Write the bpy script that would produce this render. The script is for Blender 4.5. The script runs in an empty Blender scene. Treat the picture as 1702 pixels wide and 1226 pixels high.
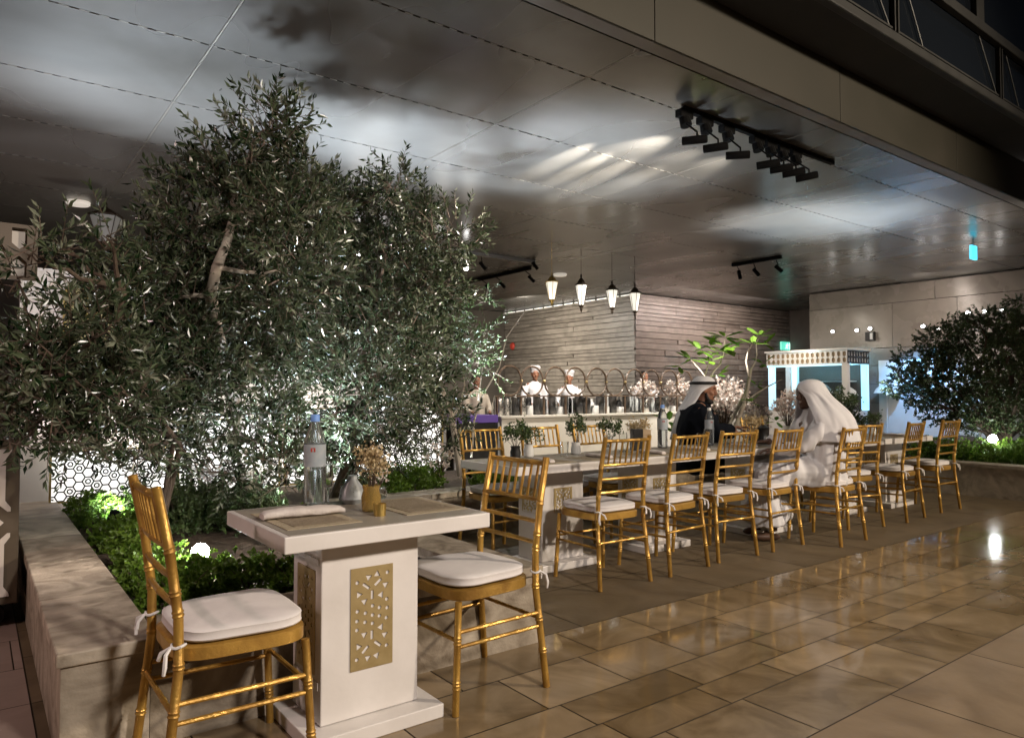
import bpy, bmesh, math, random
import numpy as np
from mathutils import Vector, Matrix, noise
R = math.radians
PI = math.pi
random.seed(7)
rng = np.random.default_rng(11)
scene = bpy.context.scene
COL = scene.collection

# ------------------------------------------------------------------ helpers
def tag(o, label=None, cat=None, group=None, kind=None):
    if label: o['label'] = label
    if cat: o['category'] = cat
    if group: o['group'] = group
    if kind: o['kind'] = kind
    return o

def empty(name, loc, rz=0.0):
    o = bpy.data.objects.new(name, None)
    o.empty_display_size = 0.1
    o.location = loc
    o.rotation_euler = (0, 0, rz)
    COL.objects.link(o)
    return o

def frame_of(d):
    d = Vector(d).normalized()
    up = Vector((0, 0, 1)) if abs(d.z) < 0.95 else Vector((1, 0, 0))
    a = d.cross(up).normalized()
    b = d.cross(a).normalized()
    return a, b

class MB:
    def __init__(s):
        s.v = []; s.f = []; s.c = None
    def add(s, vs, fs):
        n = len(s.v)
        s.v.extend([tuple(v) for v in vs])
        s.f.extend([tuple(i + n for i in f) for f in fs])
        return s
    def box(s, x0, x1, y0, y1, z0, z1, bev=0.0):
        if bev <= 0:
            vs = [(x, y, z) for z in (z0, z1) for y in (y0, y1) for x in (x0, x1)]
            fs = [(0, 2, 3, 1), (4, 5, 7, 6), (0, 1, 5, 4), (2, 6, 7, 3), (0, 4, 6, 2), (1, 3, 7, 5)]
            return s.add(vs, fs)
        b = min(bev, (x1 - x0) / 2.01, (y1 - y0) / 2.01, (z1 - z0) / 2.01)
        bm = bmesh.new()
        bmesh.ops.create_cube(bm, size=1)
        for v in bm.verts:
            v.co = Vector(((x0 + x1) / 2 + v.co.x * (x1 - x0), (y0 + y1) / 2 + v.co.y * (y1 - y0), (z0 + z1) / 2 + v.co.z * (z1 - z0)))
        bmesh.ops.bevel(bm, geom=bm.edges[:], offset=b, segments=2, profile=0.5, affect='EDGES')
        bm.verts.index_update()
        s.add([v.co[:] for v in bm.verts], [[v.index for v in f.verts] for f in bm.faces])
        bm.free()
        return s
    def tube(s, pts, rad, seg=8, cap=True):
        pts = [Vector(p) for p in pts]
        if not hasattr(rad, '__len__'): rad = [rad] * len(pts)
        n = len(pts); vs = []; fs = []
        a = b = None
        for i, p in enumerate(pts):
            d = (pts[min(i + 1, n - 1)] - pts[max(i - 1, 0)])
            if d.length < 1e-9: d = Vector((0, 0, 1))
            d.normalize()
            if a is None:
                a, b = frame_of(d)
            else:
                a = (a - d * a.dot(d))
                if a.length < 1e-6: a, b = frame_of(d)
                a.normalize(); b = d.cross(a)
            for k in range(seg):
                t = 2 * PI * k / seg
                vs.append(p + (a * math.cos(t) + b * math.sin(t)) * rad[i])
        for i in range(n - 1):
            for k in range(seg):
                k2 = (k + 1) % seg
                fs.append((i * seg + k, i * seg + k2, (i + 1) * seg + k2, (i + 1) * seg + k))
        if cap:
            fs.append(tuple(range(seg))[::-1]); fs.append(tuple((n - 1) * seg + k for k in range(seg)))
        return s.add(vs, fs)
    def lathe(s, prof, c=(0, 0, 0), seg=20, axis='z', caps=True):
        vs = []; fs = []
        n = len(prof)
        for r, z in prof:
            for k in range(seg):
                t = 2 * PI * k / seg
                p = (r * math.cos(t), r * math.sin(t), z)
                if axis == 'x': p = (p[2], p[0], p[1])
                if axis == 'y': p = (p[0], p[2], p[1])
                vs.append((c[0] + p[0], c[1] + p[1], c[2] + p[2]))
        for i in range(n - 1):
            for k in range(seg):
                k2 = (k + 1) % seg
                fs.append((i * seg + k, i * seg + k2, (i + 1) * seg + k2, (i + 1) * seg + k))
        if caps:
            fs.append(tuple(range(seg))[::-1]); fs.append(tuple((n - 1) * seg + k for k in range(seg)))
        return s.add(vs, fs)
    def ell(s, c, r, rot=None, seg=20, rings=12):
        vs = []; fs = []
        M = rot.to_matrix() if rot is not None else Matrix.Identity(3)
        for i in range(rings + 1):
            ph = PI * i / rings
            for k in range(seg):
                t = 2 * PI * k / seg
                p = M @ Vector((r[0] * math.sin(ph) * math.cos(t), r[1] * math.sin(ph) * math.sin(t), r[2] * math.cos(ph)))
                vs.append((c[0] + p.x, c[1] + p.y, c[2] + p.z))
        for i in range(rings):
            for k in range(seg):
                k2 = (k + 1) % seg
                fs.append((i * seg + k, (i + 1) * seg + k, (i + 1) * seg + k2, i * seg + k2))
        return s.add(vs, fs)
    def prism(s, poly, z0, z1, M=None):
        n = len(poly)
        vs = [Vector((x, y, z0)) for x, y in poly] + [Vector((x, y, z1)) for x, y in poly]
        if M is not None: vs = [M @ v for v in vs]
        fs = [tuple(range(n))[::-1], tuple(range(n, 2 * n))]
        for i in range(n):
            j = (i + 1) % n
            fs.append((i, j, n + j, n + i))
        return s.add(vs, fs)
    def xf(s, M):
        s.v = [tuple(M @ Vector(v)) for v in s.v]
        return s
    def mesh(s, name):
        me = bpy.data.meshes.new(name)
        me.from_pydata(s.v, [], s.f)
        me.update()
        return me
    def build(s, name, m, parent=None, smooth=False, mesh=None):
        me = mesh or s.mesh(name)
        o = bpy.data.objects.new(name, me)
        if m is not None: me.materials.append(m)
        if smooth:
            me.polygons.foreach_set('use_smooth', [True] * len(me.polygons))
            try: me.set_sharp_from_angle(angle=R(42))
            except Exception: pass
        COL.objects.link(o)
        if parent is not None: o.parent = parent
        return o

def copy_tree(o, parent=None):
    c = o.copy()
    COL.objects.link(c)
    c.parent = parent
    for ch in list(o.children):
        copy_tree(ch, c)
    return c

def mesh_from_curve(polys, thick, name='plate'):
    """flat plate: first polygon is the outline, the others are holes"""
    cu = bpy.data.curves.new(name, 'CURVE')
    cu.dimensions = '2D'; cu.fill_mode = 'BOTH'; cu.extrude = thick / 2
    for poly in polys:
        sp = cu.splines.new('POLY')
        sp.points.add(len(poly) - 1)
        for p, (x, y) in zip(sp.points, poly): p.co = (x, y, 0, 1)
        sp.use_cyclic_u = True
    o = bpy.data.objects.new(name, cu)
    COL.objects.link(o)
    dg = bpy.context.evaluated_depsgraph_get()
    me = bpy.data.meshes.new_from_object(o.evaluated_get(dg))
    bpy.data.objects.remove(o)
    return me

def remesh(mb, voxel, smooth=4, name='body', disp=None):
    me = mb.mesh('tmp')
    o = bpy.data.objects.new('tmp', me)
    COL.objects.link(o)
    m = o.modifiers.new('r', 'REMESH'); m.mode = 'VOXEL'; m.voxel_size = voxel
    if smooth:
        sm = o.modifiers.new('s', 'SMOOTH'); sm.factor = 0.5; sm.iterations = smooth
    dg = bpy.context.evaluated_depsgraph_get()
    out = bpy.data.meshes.new_from_object(o.evaluated_get(dg))
    bpy.data.objects.remove(o)
    out.name = name
    if disp:
        n = len(out.vertices)
        nr = [v.normal.copy() for v in out.vertices]
        for v, q in zip(out.vertices, nr):
            v.co += q * disp(v.co)
    return out

# ------------------------------------------------------------------ materials
def mat(name, col, rough=0.5, metal=0.0, col2=None, nscale=6.0, bump=0.0, bscale=40.0, spec=0.5, r2=None, emit=None, estr=0.0,
        trans=0.0, ior=1.45, stretch=None, detail=6.0, lo=0.35, hi=0.65, sss=0.0, coat=0.0):
    m = bpy.data.materials.new(name); m.use_nodes = True
    nt = m.node_tree; b = nt.nodes['Principled BSDF']
    b.inputs['Base Color'].default_value = (*col, 1)
    b.inputs['Roughness'].default_value = rough
    b.inputs['Metallic'].default_value = metal
    b.inputs['IOR'].default_value = ior
    b.inputs['Specular IOR Level'].default_value = spec
    b.inputs['Transmission Weight'].default_value = trans
    if sss: b.inputs['Subsurface Weight'].default_value = sss; b.inputs['Subsurface Radius'].default_value = (0.02, 0.008, 0.004)
    if coat: b.inputs['Coat Weight'].default_value = coat
    if emit:
        b.inputs['Emission Color'].default_value = (*emit, 1); b.inputs['Emission Strength'].default_value = estr
    tc = nt.nodes.new('ShaderNodeTexCoord')
    vec = tc.outputs['Object']
    if stretch:
        mp = nt.nodes.new('ShaderNodeMapping'); mp.inputs['Scale'].default_value = stretch
        nt.links.new(vec, mp.inputs['Vector']); vec = mp.outputs['Vector']
    if col2 or r2 is not None:
        n = nt.nodes.new('ShaderNodeTexNoise'); n.inputs['Scale'].default_value = nscale; n.inputs['Detail'].default_value = detail
        nt.links.new(vec, n.inputs['Vector'])
        if col2:
            cr = nt.nodes.new('ShaderNodeValToRGB')
            cr.color_ramp.elements[0].position = lo; cr.color_ramp.elements[1].position = hi
            cr.color_ramp.elements[0].color = (*col, 1); cr.color_ramp.elements[1].color = (*col2, 1)
            nt.links.new(n.outputs['Fac'], cr.inputs['Fac']); nt.links.new(cr.outputs['Color'], b.inputs['Base Color'])
        if r2 is not None:
            mr = nt.nodes.new('ShaderNodeMapRange'); mr.inputs['From Min'].default_value = lo; mr.inputs['From Max'].default_value = hi
            mr.inputs['To Min'].default_value = rough; mr.inputs['To Max'].default_value = r2
            nt.links.new(n.outputs['Fac'], mr.inputs['Value']); nt.links.new(mr.outputs['Result'], b.inputs['Roughness'])
    if bump:
        n2 = nt.nodes.new('ShaderNodeTexNoise'); n2.inputs['Scale'].default_value = bscale; n2.inputs['Detail'].default_value = 5
        nt.links.new(vec, n2.inputs['Vector'])
        bp = nt.nodes.new('ShaderNodeBump'); bp.inputs['Strength'].default_value = bump; bp.inputs['Distance'].default_value = 0.01
        nt.links.new(n2.outputs['Fac'], bp.inputs['Height']); nt.links.new(bp.outputs['Normal'], b.inputs['Normal'])
    return m

def tint_mat(name, dark, light, rough, r2, bump=0.15, veinscale=3.0, spec=0.5, bscale=30):
    """stone whose every tile carries its own tint (face attribute) plus veins and blotches"""
    m = mat(name, dark, rough, 0, bump=bump, bscale=bscale, spec=spec)
    nt = m.node_tree; b = nt.nodes['Principled BSDF']
    at = nt.nodes.new('ShaderNodeAttribute'); at.attribute_name = 'tint'
    tc = nt.nodes.new('ShaderNodeTexCoord')
    off = nt.nodes.new('ShaderNodeVectorMath'); off.operation = 'MULTIPLY_ADD'
    off.inputs[1].default_value = (7.3, 5.1, 3.7)
    comb = nt.nodes.new('ShaderNodeCombineXYZ')
    for k in range(3): nt.links.new(at.outputs['Fac'], comb.inputs[k])
    nt.links.new(comb.outputs[0], off.inputs[0]); nt.links.new(tc.outputs['Object'], off.inputs[2])
    n = nt.nodes.new('ShaderNodeTexNoise'); n.inputs['Scale'].default_value = veinscale; n.inputs['Detail'].default_value = 8
    n.inputs['Distortion'].default_value = 1.8
    nt.links.new(off.outputs[0], n.inputs['Vector'])
    add = nt.nodes.new('ShaderNodeMath'); add.operation = 'MULTIPLY_ADD'; add.inputs[1].default_value = 0.30
    nt.links.new(at.outputs['Fac'], add.inputs[0]); 
    mul = nt.nodes.new('ShaderNodeMath'); mul.operation = 'MULTIPLY'; mul.inputs[1].default_value = 1.0
    nt.links.new(n.outputs['Fac'], mul.inputs[0]); nt.links.new(mul.outputs[0], add.inputs[2])
    cr = nt.nodes.new('ShaderNodeValToRGB'); cr.color_ramp.elements[0].position = 0.38; cr.color_ramp.elements[1].position = 0.92
    cr.color_ramp.elements[0].color = (*dark, 1); cr.color_ramp.elements[1].color = (*light, 1)
    nt.links.new(add.outputs[0], cr.inputs['Fac']); nt.links.new(cr.outputs['Color'], b.inputs['Base Color'])
    n3 = nt.nodes.new('ShaderNodeTexNoise'); n3.inputs['Scale'].default_value = 2.2; n3.inputs['Detail'].default_value = 5
    nt.links.new(off.outputs[0], n3.inputs['Vector'])
    mr = nt.nodes.new('ShaderNodeMapRange'); mr.inputs['From Min'].default_value = 0.35; mr.inputs['From Max'].default_value = 0.7
    mr.inputs['To Min'].default_value = rough; mr.inputs['To Max'].default_value = r2
    n4 = nt.nodes.new('ShaderNodeTexNoise'); n4.inputs['Scale'].default_value = 0.9; n4.inputs['Detail'].default_value = 7
    nt.links.new(tc.outputs['Object'], n4.inputs['Vector'])
    av = nt.nodes.new('ShaderNodeMath'); av.operation = 'MULTIPLY_ADD'; av.inputs[1].default_value = 0.5
    hf = nt.nodes.new('ShaderNodeMath'); hf.operation = 'MULTIPLY'; hf.inputs[1].default_value = 0.5
    nt.links.new(n4.outputs['Fac'], hf.inputs[0]); nt.links.new(n3.outputs['Fac'], av.inputs[0]); nt.links.new(hf.outputs[0], av.inputs[2])
    nt.links.new(av.outputs[0], mr.inputs['Value']); nt.links.new(mr.outputs['Result'], b.inputs['Roughness'])
    return m

def leaf_mat(name, top, back, light, rough=0.4, nscale=3.0, trans=0.15):
    m = bpy.data.materials.new(name); m.use_nodes = True
    nt = m.node_tree; b = nt.nodes['Principled BSDF']
    b.inputs['Roughness'].default_value = rough
    g = nt.nodes.new('ShaderNodeNewGeometry')
    at = nt.nodes.new('ShaderNodeAttribute'); at.attribute_name = 'tint'
    mx = nt.nodes.new('ShaderNodeMix'); mx.data_type = 'RGBA'
    mx.inputs['A'].default_value = (*top, 1); mx.inputs['B'].default_value = (*light, 1)
    nt.links.new(at.outputs['Fac'], mx.inputs['Factor'])
    mx2 = nt.nodes.new('ShaderNodeMix'); mx2.data_type = 'RGBA'
    mx2.inputs['B'].default_value = (*back, 1)
    nt.links.new(mx.outputs['Result'], mx2.inputs['A']); nt.links.new(g.outputs['Backfacing'], mx2.inputs['Factor'])
    nt.links.new(mx2.outputs['Result'], b.inputs['Base Color'])
    tr = nt.nodes.new('ShaderNodeBsdfTranslucent')
    nt.links.new(mx2.outputs['Result'], tr.inputs['Color'])
    ms = nt.nodes.new('ShaderNodeMixShader'); ms.inputs[0].default_value = trans
    nt.links.new(b.outputs[0], ms.inputs[1]); nt.links.new(tr.outputs[0], ms.inputs[2])
    nt.links.new(ms.outputs[0], nt.nodes['Material Output'].inputs['Surface'])
    return m

M = {}
M['gold'] = mat('gold_paint', (0.52, 0.305, 0.068), 0.28, 0.5, col2=(0.33, 0.175, 0.036), nscale=11, bump=0.2, bscale=70, r2=0.5, lo=.42, hi=.66)
def vary(m, amt):
    nt = m.node_tree; b = nt.nodes['Principled BSDF']; l = b.inputs['Base Color'].links[0]; src = l.from_socket
    oi = nt.nodes.new('ShaderNodeObjectInfo'); hs = nt.nodes.new('ShaderNodeHueSaturation')
    mr = nt.nodes.new('ShaderNodeMapRange'); mr.inputs['To Min'].default_value = 1 - amt; mr.inputs['To Max'].default_value = 1 + amt
    nt.links.new(oi.outputs['Random'], mr.inputs['Value']); nt.links.new(mr.outputs['Result'], hs.inputs['Value'])
    nt.links.new(src, hs.inputs['Color']); nt.links.new(hs.outputs['Color'], b.inputs['Base Color'])
vary(M['gold'], .18)
M['cushion'] = mat('white_cushion', (0.74, 0.70, 0.68), 0.85, bump=0.25, bscale=14, col2=(0.66, 0.62, 0.61), nscale=5)
M['tie'] = mat('white_tie', (0.75, 0.72, 0.70), 0.8)
M['white_wood'] = mat('white_painted_wood', (0.74, 0.70, 0.67), 0.38, col2=(0.60, 0.56, 0.525), nscale=4, bump=0.10, bscale=22, r2=0.55, lo=.42, hi=.8, detail=9)
M['taupe'] = mat('taupe_table_surface', (0.34, 0.305, 0.255), 0.38, col2=(0.28, 0.25, 0.205), nscale=2.5, r2=0.5, bump=0.03)
M['brass'] = mat('brushed_gold_plate', (0.52, 0.40, 0.20), 0.4, 0.55, col2=(0.45, 0.34, 0.16), nscale=20, bump=0.05)
M['stone'] = tint_mat('planter_stone', (0.17, 0.132, 0.092), (0.60, 0.52, 0.41), 0.5, 0.85, 0.35, 4.5, bscale=55)
M['soil'] = mat('soil', (0.045, 0.03, 0.02), 0.95, col2=(0.09, 0.065, 0.045), nscale=30, bump=1.0, bscale=60)
M['floor_wet'] = tint_mat('wet_stone', (0.128, 0.087, 0.043), (0.32, 0.235, 0.14), 0.03, 0.22, 0.05, 2.6, bscale=4)
M['floor_dry'] = tint_mat('walkway_stone', (0.15, 0.105, 0.062), (0.265, 0.195, 0.125), 0.3, 0.55, 0.08, 2.0)
M['floor_terrace'] = tint_mat('terrace_stone', (0.088, 0.062, 0.034), (0.175, 0.13, 0.078), 0.5, 0.7, 0.1, 2.0, spec=0.3)
M['floor_pink'] = tint_mat('path_stone', (0.24, 0.18, 0.15), (0.34, 0.26, 0.22), 0.5, 0.7, 0.1, 3.0)
M['grout'] = mat('grout', (0.045, 0.032, 0.02), 0.8)
M['bark'] = mat('bark', (0.055, 0.038, 0.025), 0.9, col2=(0.12, 0.085, 0.06), nscale=18, bump=0.8, bscale=45, stretch=(1, 1, 0.35))
M['palebark'] = mat('pale_bark', (0.45, 0.40, 0.33), 0.8, col2=(0.30, 0.25, 0.2), nscale=14, bump=0.5, bscale=35, stretch=(1, 1, 0.4))
M['olive'] = leaf_mat('olive_leaf', (0.008, 0.024, 0.006), (0.070, 0.092, 0.048), (0.27, 0.285, 0.21), 0.25, trans=0.05)  # last colour is the pale tint that carries the leaf sparkle
M['boxleaf'] = leaf_mat('small_dark_leaf', (0.026, 0.056, 0.014), (0.07, 0.10, 0.035), (0.09, 0.14, 0.04), 0.42, trans=0.08)
M['ground_leaf'] = leaf_mat('shrub_leaf', (0.075, 0.16, 0.014), (0.13, 0.22, 0.03), (0.18, 0.30, 0.03), 0.45, trans=0.3)
M['dry_leaf'] = leaf_mat('dry_shrub_leaf', (0.10, 0.085, 0.03), (0.16, 0.13, 0.06), (0.2, 0.17, 0.08), 0.6, trans=0.2)
M['plum_leaf'] = leaf_mat('broad_leaf', (0.07, 0.19, 0.015), (0.16, 0.30, 0.04), (0.20, 0.36, 0.04), 0.4, trans=0.35)
M['white_petal'] = leaf_mat('white_petal', (0.75, 0.68, 0.62), (0.8, 0.75, 0.7), (0.8, 0.6, 0.5), 0.6, trans=0.2)
M['dried'] = leaf_mat('dried_flower', (0.42, 0.30, 0.14), (0.5, 0.38, 0.2), (0.7, 0.58, 0.38), 0.7, trans=0.2)
M['black_metal'] = mat('black_metal', (0.012, 0.012, 0.013), 0.45, 0.0, r2=0.6, nscale=10)
M['grey_metal'] = mat('grey_metal', (0.35, 0.35, 0.36), 0.4, 0.7, r2=0.5, nscale=10)
M['wallstone'] = tint_mat('cladding_stone', (0.115, 0.097, 0.078), (0.24, 0.21, 0.175), 0.35, 0.55, 0.25, 2.0)
M['wallpanel'] = tint_mat('polished_wall_panel', (0.17, 0.15, 0.13), (0.26, 0.235, 0.205), 0.22, 0.34, 0.06, 1.2)
M['darkwall'] = mat('dark_wall', (0.07, 0.06, 0.05), 0.6, col2=(0.10, 0.085, 0.07), nscale=2)
M['whitewall'] = mat('white_wall', (0.62, 0.58, 0.53), 0.6, col2=(0.55, 0.51, 0.46), nscale=2, bump=0.05)
M['counter'] = mat('cream_counter', (0.62, 0.58, 0.50), 0.45, col2=(0.56, 0.52, 0.45), nscale=2)
M['fascia'] = mat('bronze_fascia', (0.034, 0.031, 0.021), 0.5, 0.2, col2=(0.046, 0.040, 0.028), nscale=0.7, r2=0.6)
M['fascia_edge'] = mat('fascia_edge', (0.26, 0.24, 0.22), 0.5, 0.2, col2=(0.22, 0.20, 0.18), nscale=3)
M['soffit'] = mat('dark_soffit', (0.02, 0.02, 0.02), 0.7, col2=(0.028, 0.027, 0.025), nscale=2)
M['facade_frame'] = mat('facade_frame', (0.040, 0.039, 0.035), 0.5, 0.3, col2=(0.028, 0.027, 0.025), nscale=4)
M['facade_glass'] = mat('facade_glass', (0.008, 0.010, 0.013), 0.12, 0.0, r2=0.2, nscale=1.0)
M['glass'] = mat('clear_glass', (0.95, 0.97, 0.97), 0.02, trans=1.0, ior=1.45, r2=0.05, nscale=4)
M['pet'] = mat('clear_plastic', (0.90, 0.95, 0.98), 0.05, trans=0.92, ior=1.2, r2=0.12, nscale=9, bump=0.1, bscale=50)
M['water'] = mat('water_fill', (0.93, 0.97, 1.0), 0.0, trans=1.0, ior=1.33, r2=0.02)
M['cap'] = mat('blue_cap', (0.16, 0.32, 0.72), 0.4, r2=0.5)
M['label'] = mat('bottle_label', (0.68, 0.72, 0.75), 0.4, col2=(0.55, 0.62, 0.68), nscale=30, trans=0.45)
M['red'] = mat('red_print', (0.45, 0.05, 0.03), 0.5, r2=0.6)
M['amber'] = mat('amber_glass', (0.75, 0.5, 0.15), 0.05, trans=0.7, r2=0.15, nscale=20)
M['gold_metal'] = mat('gold_metal', (0.62, 0.44, 0.14), 0.25, 0.9, r2=0.4, nscale=10)
M['placemat'] = mat('woven_placemat', (0.23, 0.18, 0.12), 0.8, col2=(0.30, 0.245, 0.17), nscale=90, bump=0.5, bscale=160)
M['matborder'] = mat('placemat_border', (0.42, 0.35, 0.25), 0.8, col2=(0.36, 0.3, 0.2), nscale=60, bump=0.4, bscale=120)
M['napkin'] = mat('napkin_cloth', (0.66, 0.60, 0.56), 0.9, col2=(0.58, 0.52, 0.48), nscale=12, bump=0.4, bscale=60)
M['paper'] = mat('frosted_glassware', (0.72, 0.76, 0.78), 0.25, trans=0.5, r2=0.4, nscale=10)
M['steel'] = mat('steel', (0.6, 0.58, 0.55), 0.2, 0.95, r2=0.35, nscale=20)
M['blackplastic'] = mat('black_plastic', (0.015, 0.014, 0.013), 0.35, r2=0.5, nscale=10)
M['ceramic'] = mat('white_ceramic', (0.7, 0.69, 0.66), 0.25, r2=0.35, nscale=8)
M['woodbox'] = mat('light_wood', (0.42, 0.31, 0.19), 0.6, col2=(0.33, 0.23, 0.13), nscale=9, stretch=(1, 1, 8))
M['darkwood'] = mat('dark_ring_wood', (0.075, 0.050, 0.034), 0.3, col2=(0.16, 0.11, 0.075), nscale=9)
M['jar'] = mat('dark_jar', (0.05, 0.05, 0.05), 0.12, col2=(0.10, 0.09, 0.08), nscale=9, r2=0.2)
M['purple'] = mat('purple_top', (0.10, 0.06, 0.22), 0.3, r2=0.4, emit=(0.16, 0.07, 0.5), estr=0.07)
M['skin_tan'] = mat('tan_skin', (0.30, 0.145, 0.085), 0.5, col2=(0.26, 0.115, 0.065), nscale=20, sss=0.08)
M['skin_dark'] = mat('dark_skin', (0.095, 0.05, 0.03), 0.5, col2=(0.075, 0.038, 0.023), nscale=20)
M['hair'] = mat('black_hair', (0.012, 0.010, 0.009), 0.6, bump=0.6, bscale=120)
M['black_cloth'] = mat('black_robe', (0.006, 0.007, 0.010), 0.95, bump=0.2, bscale=30, spec=0.08)
M['white_cloth'] = mat('white_robe', (0.70, 0.68, 0.68), 0.85, bump=0.25, bscale=18, col2=(0.64, 0.62, 0.63), nscale=5)
M['grey_cloth'] = mat('beige_shirt', (0.42, 0.36, 0.29), 0.85, bump=0.2, bscale=30)
M['blacklamp'] = mat('lamp_housing', (0.006, 0.006, 0.006), 0.75, r2=0.85, spec=0.15)
M['cart'] = mat('cart_panel', (0.075, 0.055, 0.034), 0.5, col2=(0.10, 0.076, 0.05), nscale=4)
M['cart_white'] = mat('cart_white', (0.62, 0.56, 0.50), 0.5, col2=(0.55, 0.5, 0.45), nscale=4)
M['rubber'] = mat('rubber', (0.02, 0.02, 0.02), 0.7, r2=0.8)
M['goldframe'] = mat('gold_frame', (0.40, 0.30, 0.09), 0.4, 0.3, r2=0.5, nscale=10)
M['archfill'] = mat('arch_fill', (0.26, 0.22, 0.10), 0.5, col2=(0.20, 0.17, 0.08), nscale=5)
M['lattice_dark'] = mat('lattice_dark', (0.03, 0.028, 0.024), 0.5, r2=0.6)
def glow(name, col, s):
    return mat(name, (0.8, 0.8, 0.8), 0.4, emit=col, estr=s, r2=0.5)
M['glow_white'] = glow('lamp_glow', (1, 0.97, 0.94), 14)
M['glow_ball'] = glow('ball_lamp_glow', (0.95, 0.97, 1), 100)
M['glow_panel'] = glow('backlit_panel', (1.0, 0.97, 0.92), 0.85)
M['glow_strip'] = glow('cove_strip', (1.0, 0.93, 0.82), 0.6)
M['glow_lantern'] = glow('lantern_glass', (1.0, 0.93, 0.78), 0.7)
M['glow_disc'] = glow('downlight_disc', (1.0, 0.9, 0.75), 0.3)
M['glow_green'] = glow('exit_green', (0.02, 0.55, 0.38), 1.0)
M['glow_cyan'] = glow('exit_cyan', (0.08, 0.62, 0.85), 1.3)
M['glow_signwhite'] = glow('exit_white', (0.6, 1.0, 0.85), 1.2)
M['glow_bluelight'] = glow('blue_light_on_posts', (0.25, 0.70, 0.95), 0.75)  # emission stands for blue lamplight falling on the kiosk posts and lintel
M['kiosk_white'] = mat('kiosk_white', (0.72, 0.70, 0.66), 0.45, col2=(0.66, 0.64, 0.6), nscale=4)

# ------------------------------------------------------------------ camera + world
AZ = R(36.916)
cam = bpy.data.cameras.new('camera')
cam.lens = 1190 / 1702 * 36; cam.sensor_width = 36; cam.sensor_fit = 'HORIZONTAL'
cam.clip_start = 0.05; cam.clip_end = 500
co = bpy.data.objects.new('camera', cam)
co.location = (0, 0, 1.2); co.rotation_euler = (R(90 + 1.925), 0, -AZ)
COL.objects.link(co); scene.camera = co

w = bpy.data.worlds.new('World'); scene.world = w; w.use_nodes = True
nt = w.node_tree; bg = nt.nodes['Background']
sky = nt.nodes.new('ShaderNodeTexSky'); sky.sky_type = 'NISHITA'; sky.sun_disc = False
sky.sun_elevation = R(-4); sky.sun_rotation = R(120)
nt.links.new(sky.outputs[0], bg.inputs['Color']); bg.inputs['Strength'].default_value = 0.10

vs = scene.view_settings
vs.view_transform = 'Standard'; vs.look = 'None'; vs.exposure = 0.48; vs.gamma = 1
cy = scene.cycles
cy.use_denoising = True
cy.max_bounces = 7; cy.diffuse_bounces = 3; cy.glossy_bounces = 4; cy.transmission_bounces = 6; cy.transparent_max_bounces = 6
cy.sample_clamp_indirect = 4.0; cy.sample_clamp_direct = 0.0
cy.caustics_reflective = False; cy.caustics_refractive = False
cy.use_light_tree = True

def lamp(kind, name, loc, power, col=(1, 1, 1), target=None, size=0.05, angle=60, blend=0.4, sx=None, sy=None):
    l = bpy.data.lights.new(name, kind); l.energy = power; l.color = col
    if kind == 'SPOT': l.spot_size = R(angle); l.spot_blend = blend; l.shadow_soft_size = size
    if kind == 'POINT': l.shadow_soft_size = size
    if kind == 'AREA':
        l.shape = 'RECTANGLE'; l.size = sx or size; l.size_y = sy or size
    o = bpy.data.objects.new(name, l); o.location = loc
    if target is not None:
        d = Vector(target) - Vector(loc)
        o.rotation_euler = d.to_track_quat('-Z', 'Y').to_euler()
    COL.objects.link(o)
    return o
# ------------------------------------------------------------------ the ground
def tiles(name, rows, xr, m, lens, gap=0.004, z=0.0, jitter=True):
    v = []; f = []; t = []
    for (y0, y1) in rows:
        x = xr[0] - random.random() * 0.5
        while x < xr[1]:
            L = random.choice(lens)
            g = gap / 2
            n = len(v)
            x0, x1 = max(x, xr[0]), min(x + L, xr[1])
            if x1 - x0 > 0.02:
                v += [(x0 + g, y0 + g, z), (x1 - g, y0 + g, z), (x1 - g, y1 - g, z), (x0 + g, y1 - g, z)]
                f.append((n, n + 1, n + 2, n + 3)); t.append(random.random())
            x += L
    me = bpy.data.meshes.new(name); me.from_pydata(v, [], f)
    a = me.attributes.new('tint', 'FLOAT', 'FACE'); a.data.foreach_set('value', t)
    me.materials.append(m)
    o = bpy.data.objects.new(name, me); COL.objects.link(o)
    tag(o, kind='structure'); return o

def rowlist(edges): return list(zip(edges[:-1], edges[1:]))
g = MB(); g.box(-40, 60, -40, 60, -0.30, -0.005)
tag(g.build('ground', M['grout']), kind='structure')
tiles('pavement', rowlist([1.412, 1.74, 1.92, 2.128, 2.46, 2.77]), (-6, 26), M['floor_wet'], [0.52, 0.6, 0.52, 0.75, 0.45], 0.006)
ed = [1.412]
while ed[-1] > -12: ed.append(ed[-1] - random.choice([0.45, 0.45, 0.33, 0.6]))
tiles('walkway', rowlist(ed[::-1]), (-8, 26), M['floor_dry'], [0.75, 0.9, 1.1], 0.006)
ed = [2.77]
while ed[-1] < 26: ed.append(ed[-1] + random.choice([0.6, 0.6, 0.45]))
tiles('terrace_floor', rowlist(ed), (0.2, 26), M['floor_terrace'], [0.9, 1.2, 1.2], 0.007)
ed = [2.77]
while ed[-1] < 16: ed.append(ed[-1] + random.choice([0.6, 0.6, 0.45]))
tiles('path', rowlist(ed), (-10, 0.2), M['floor_pink'], [0.9, 1.2], 0.005)

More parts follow.
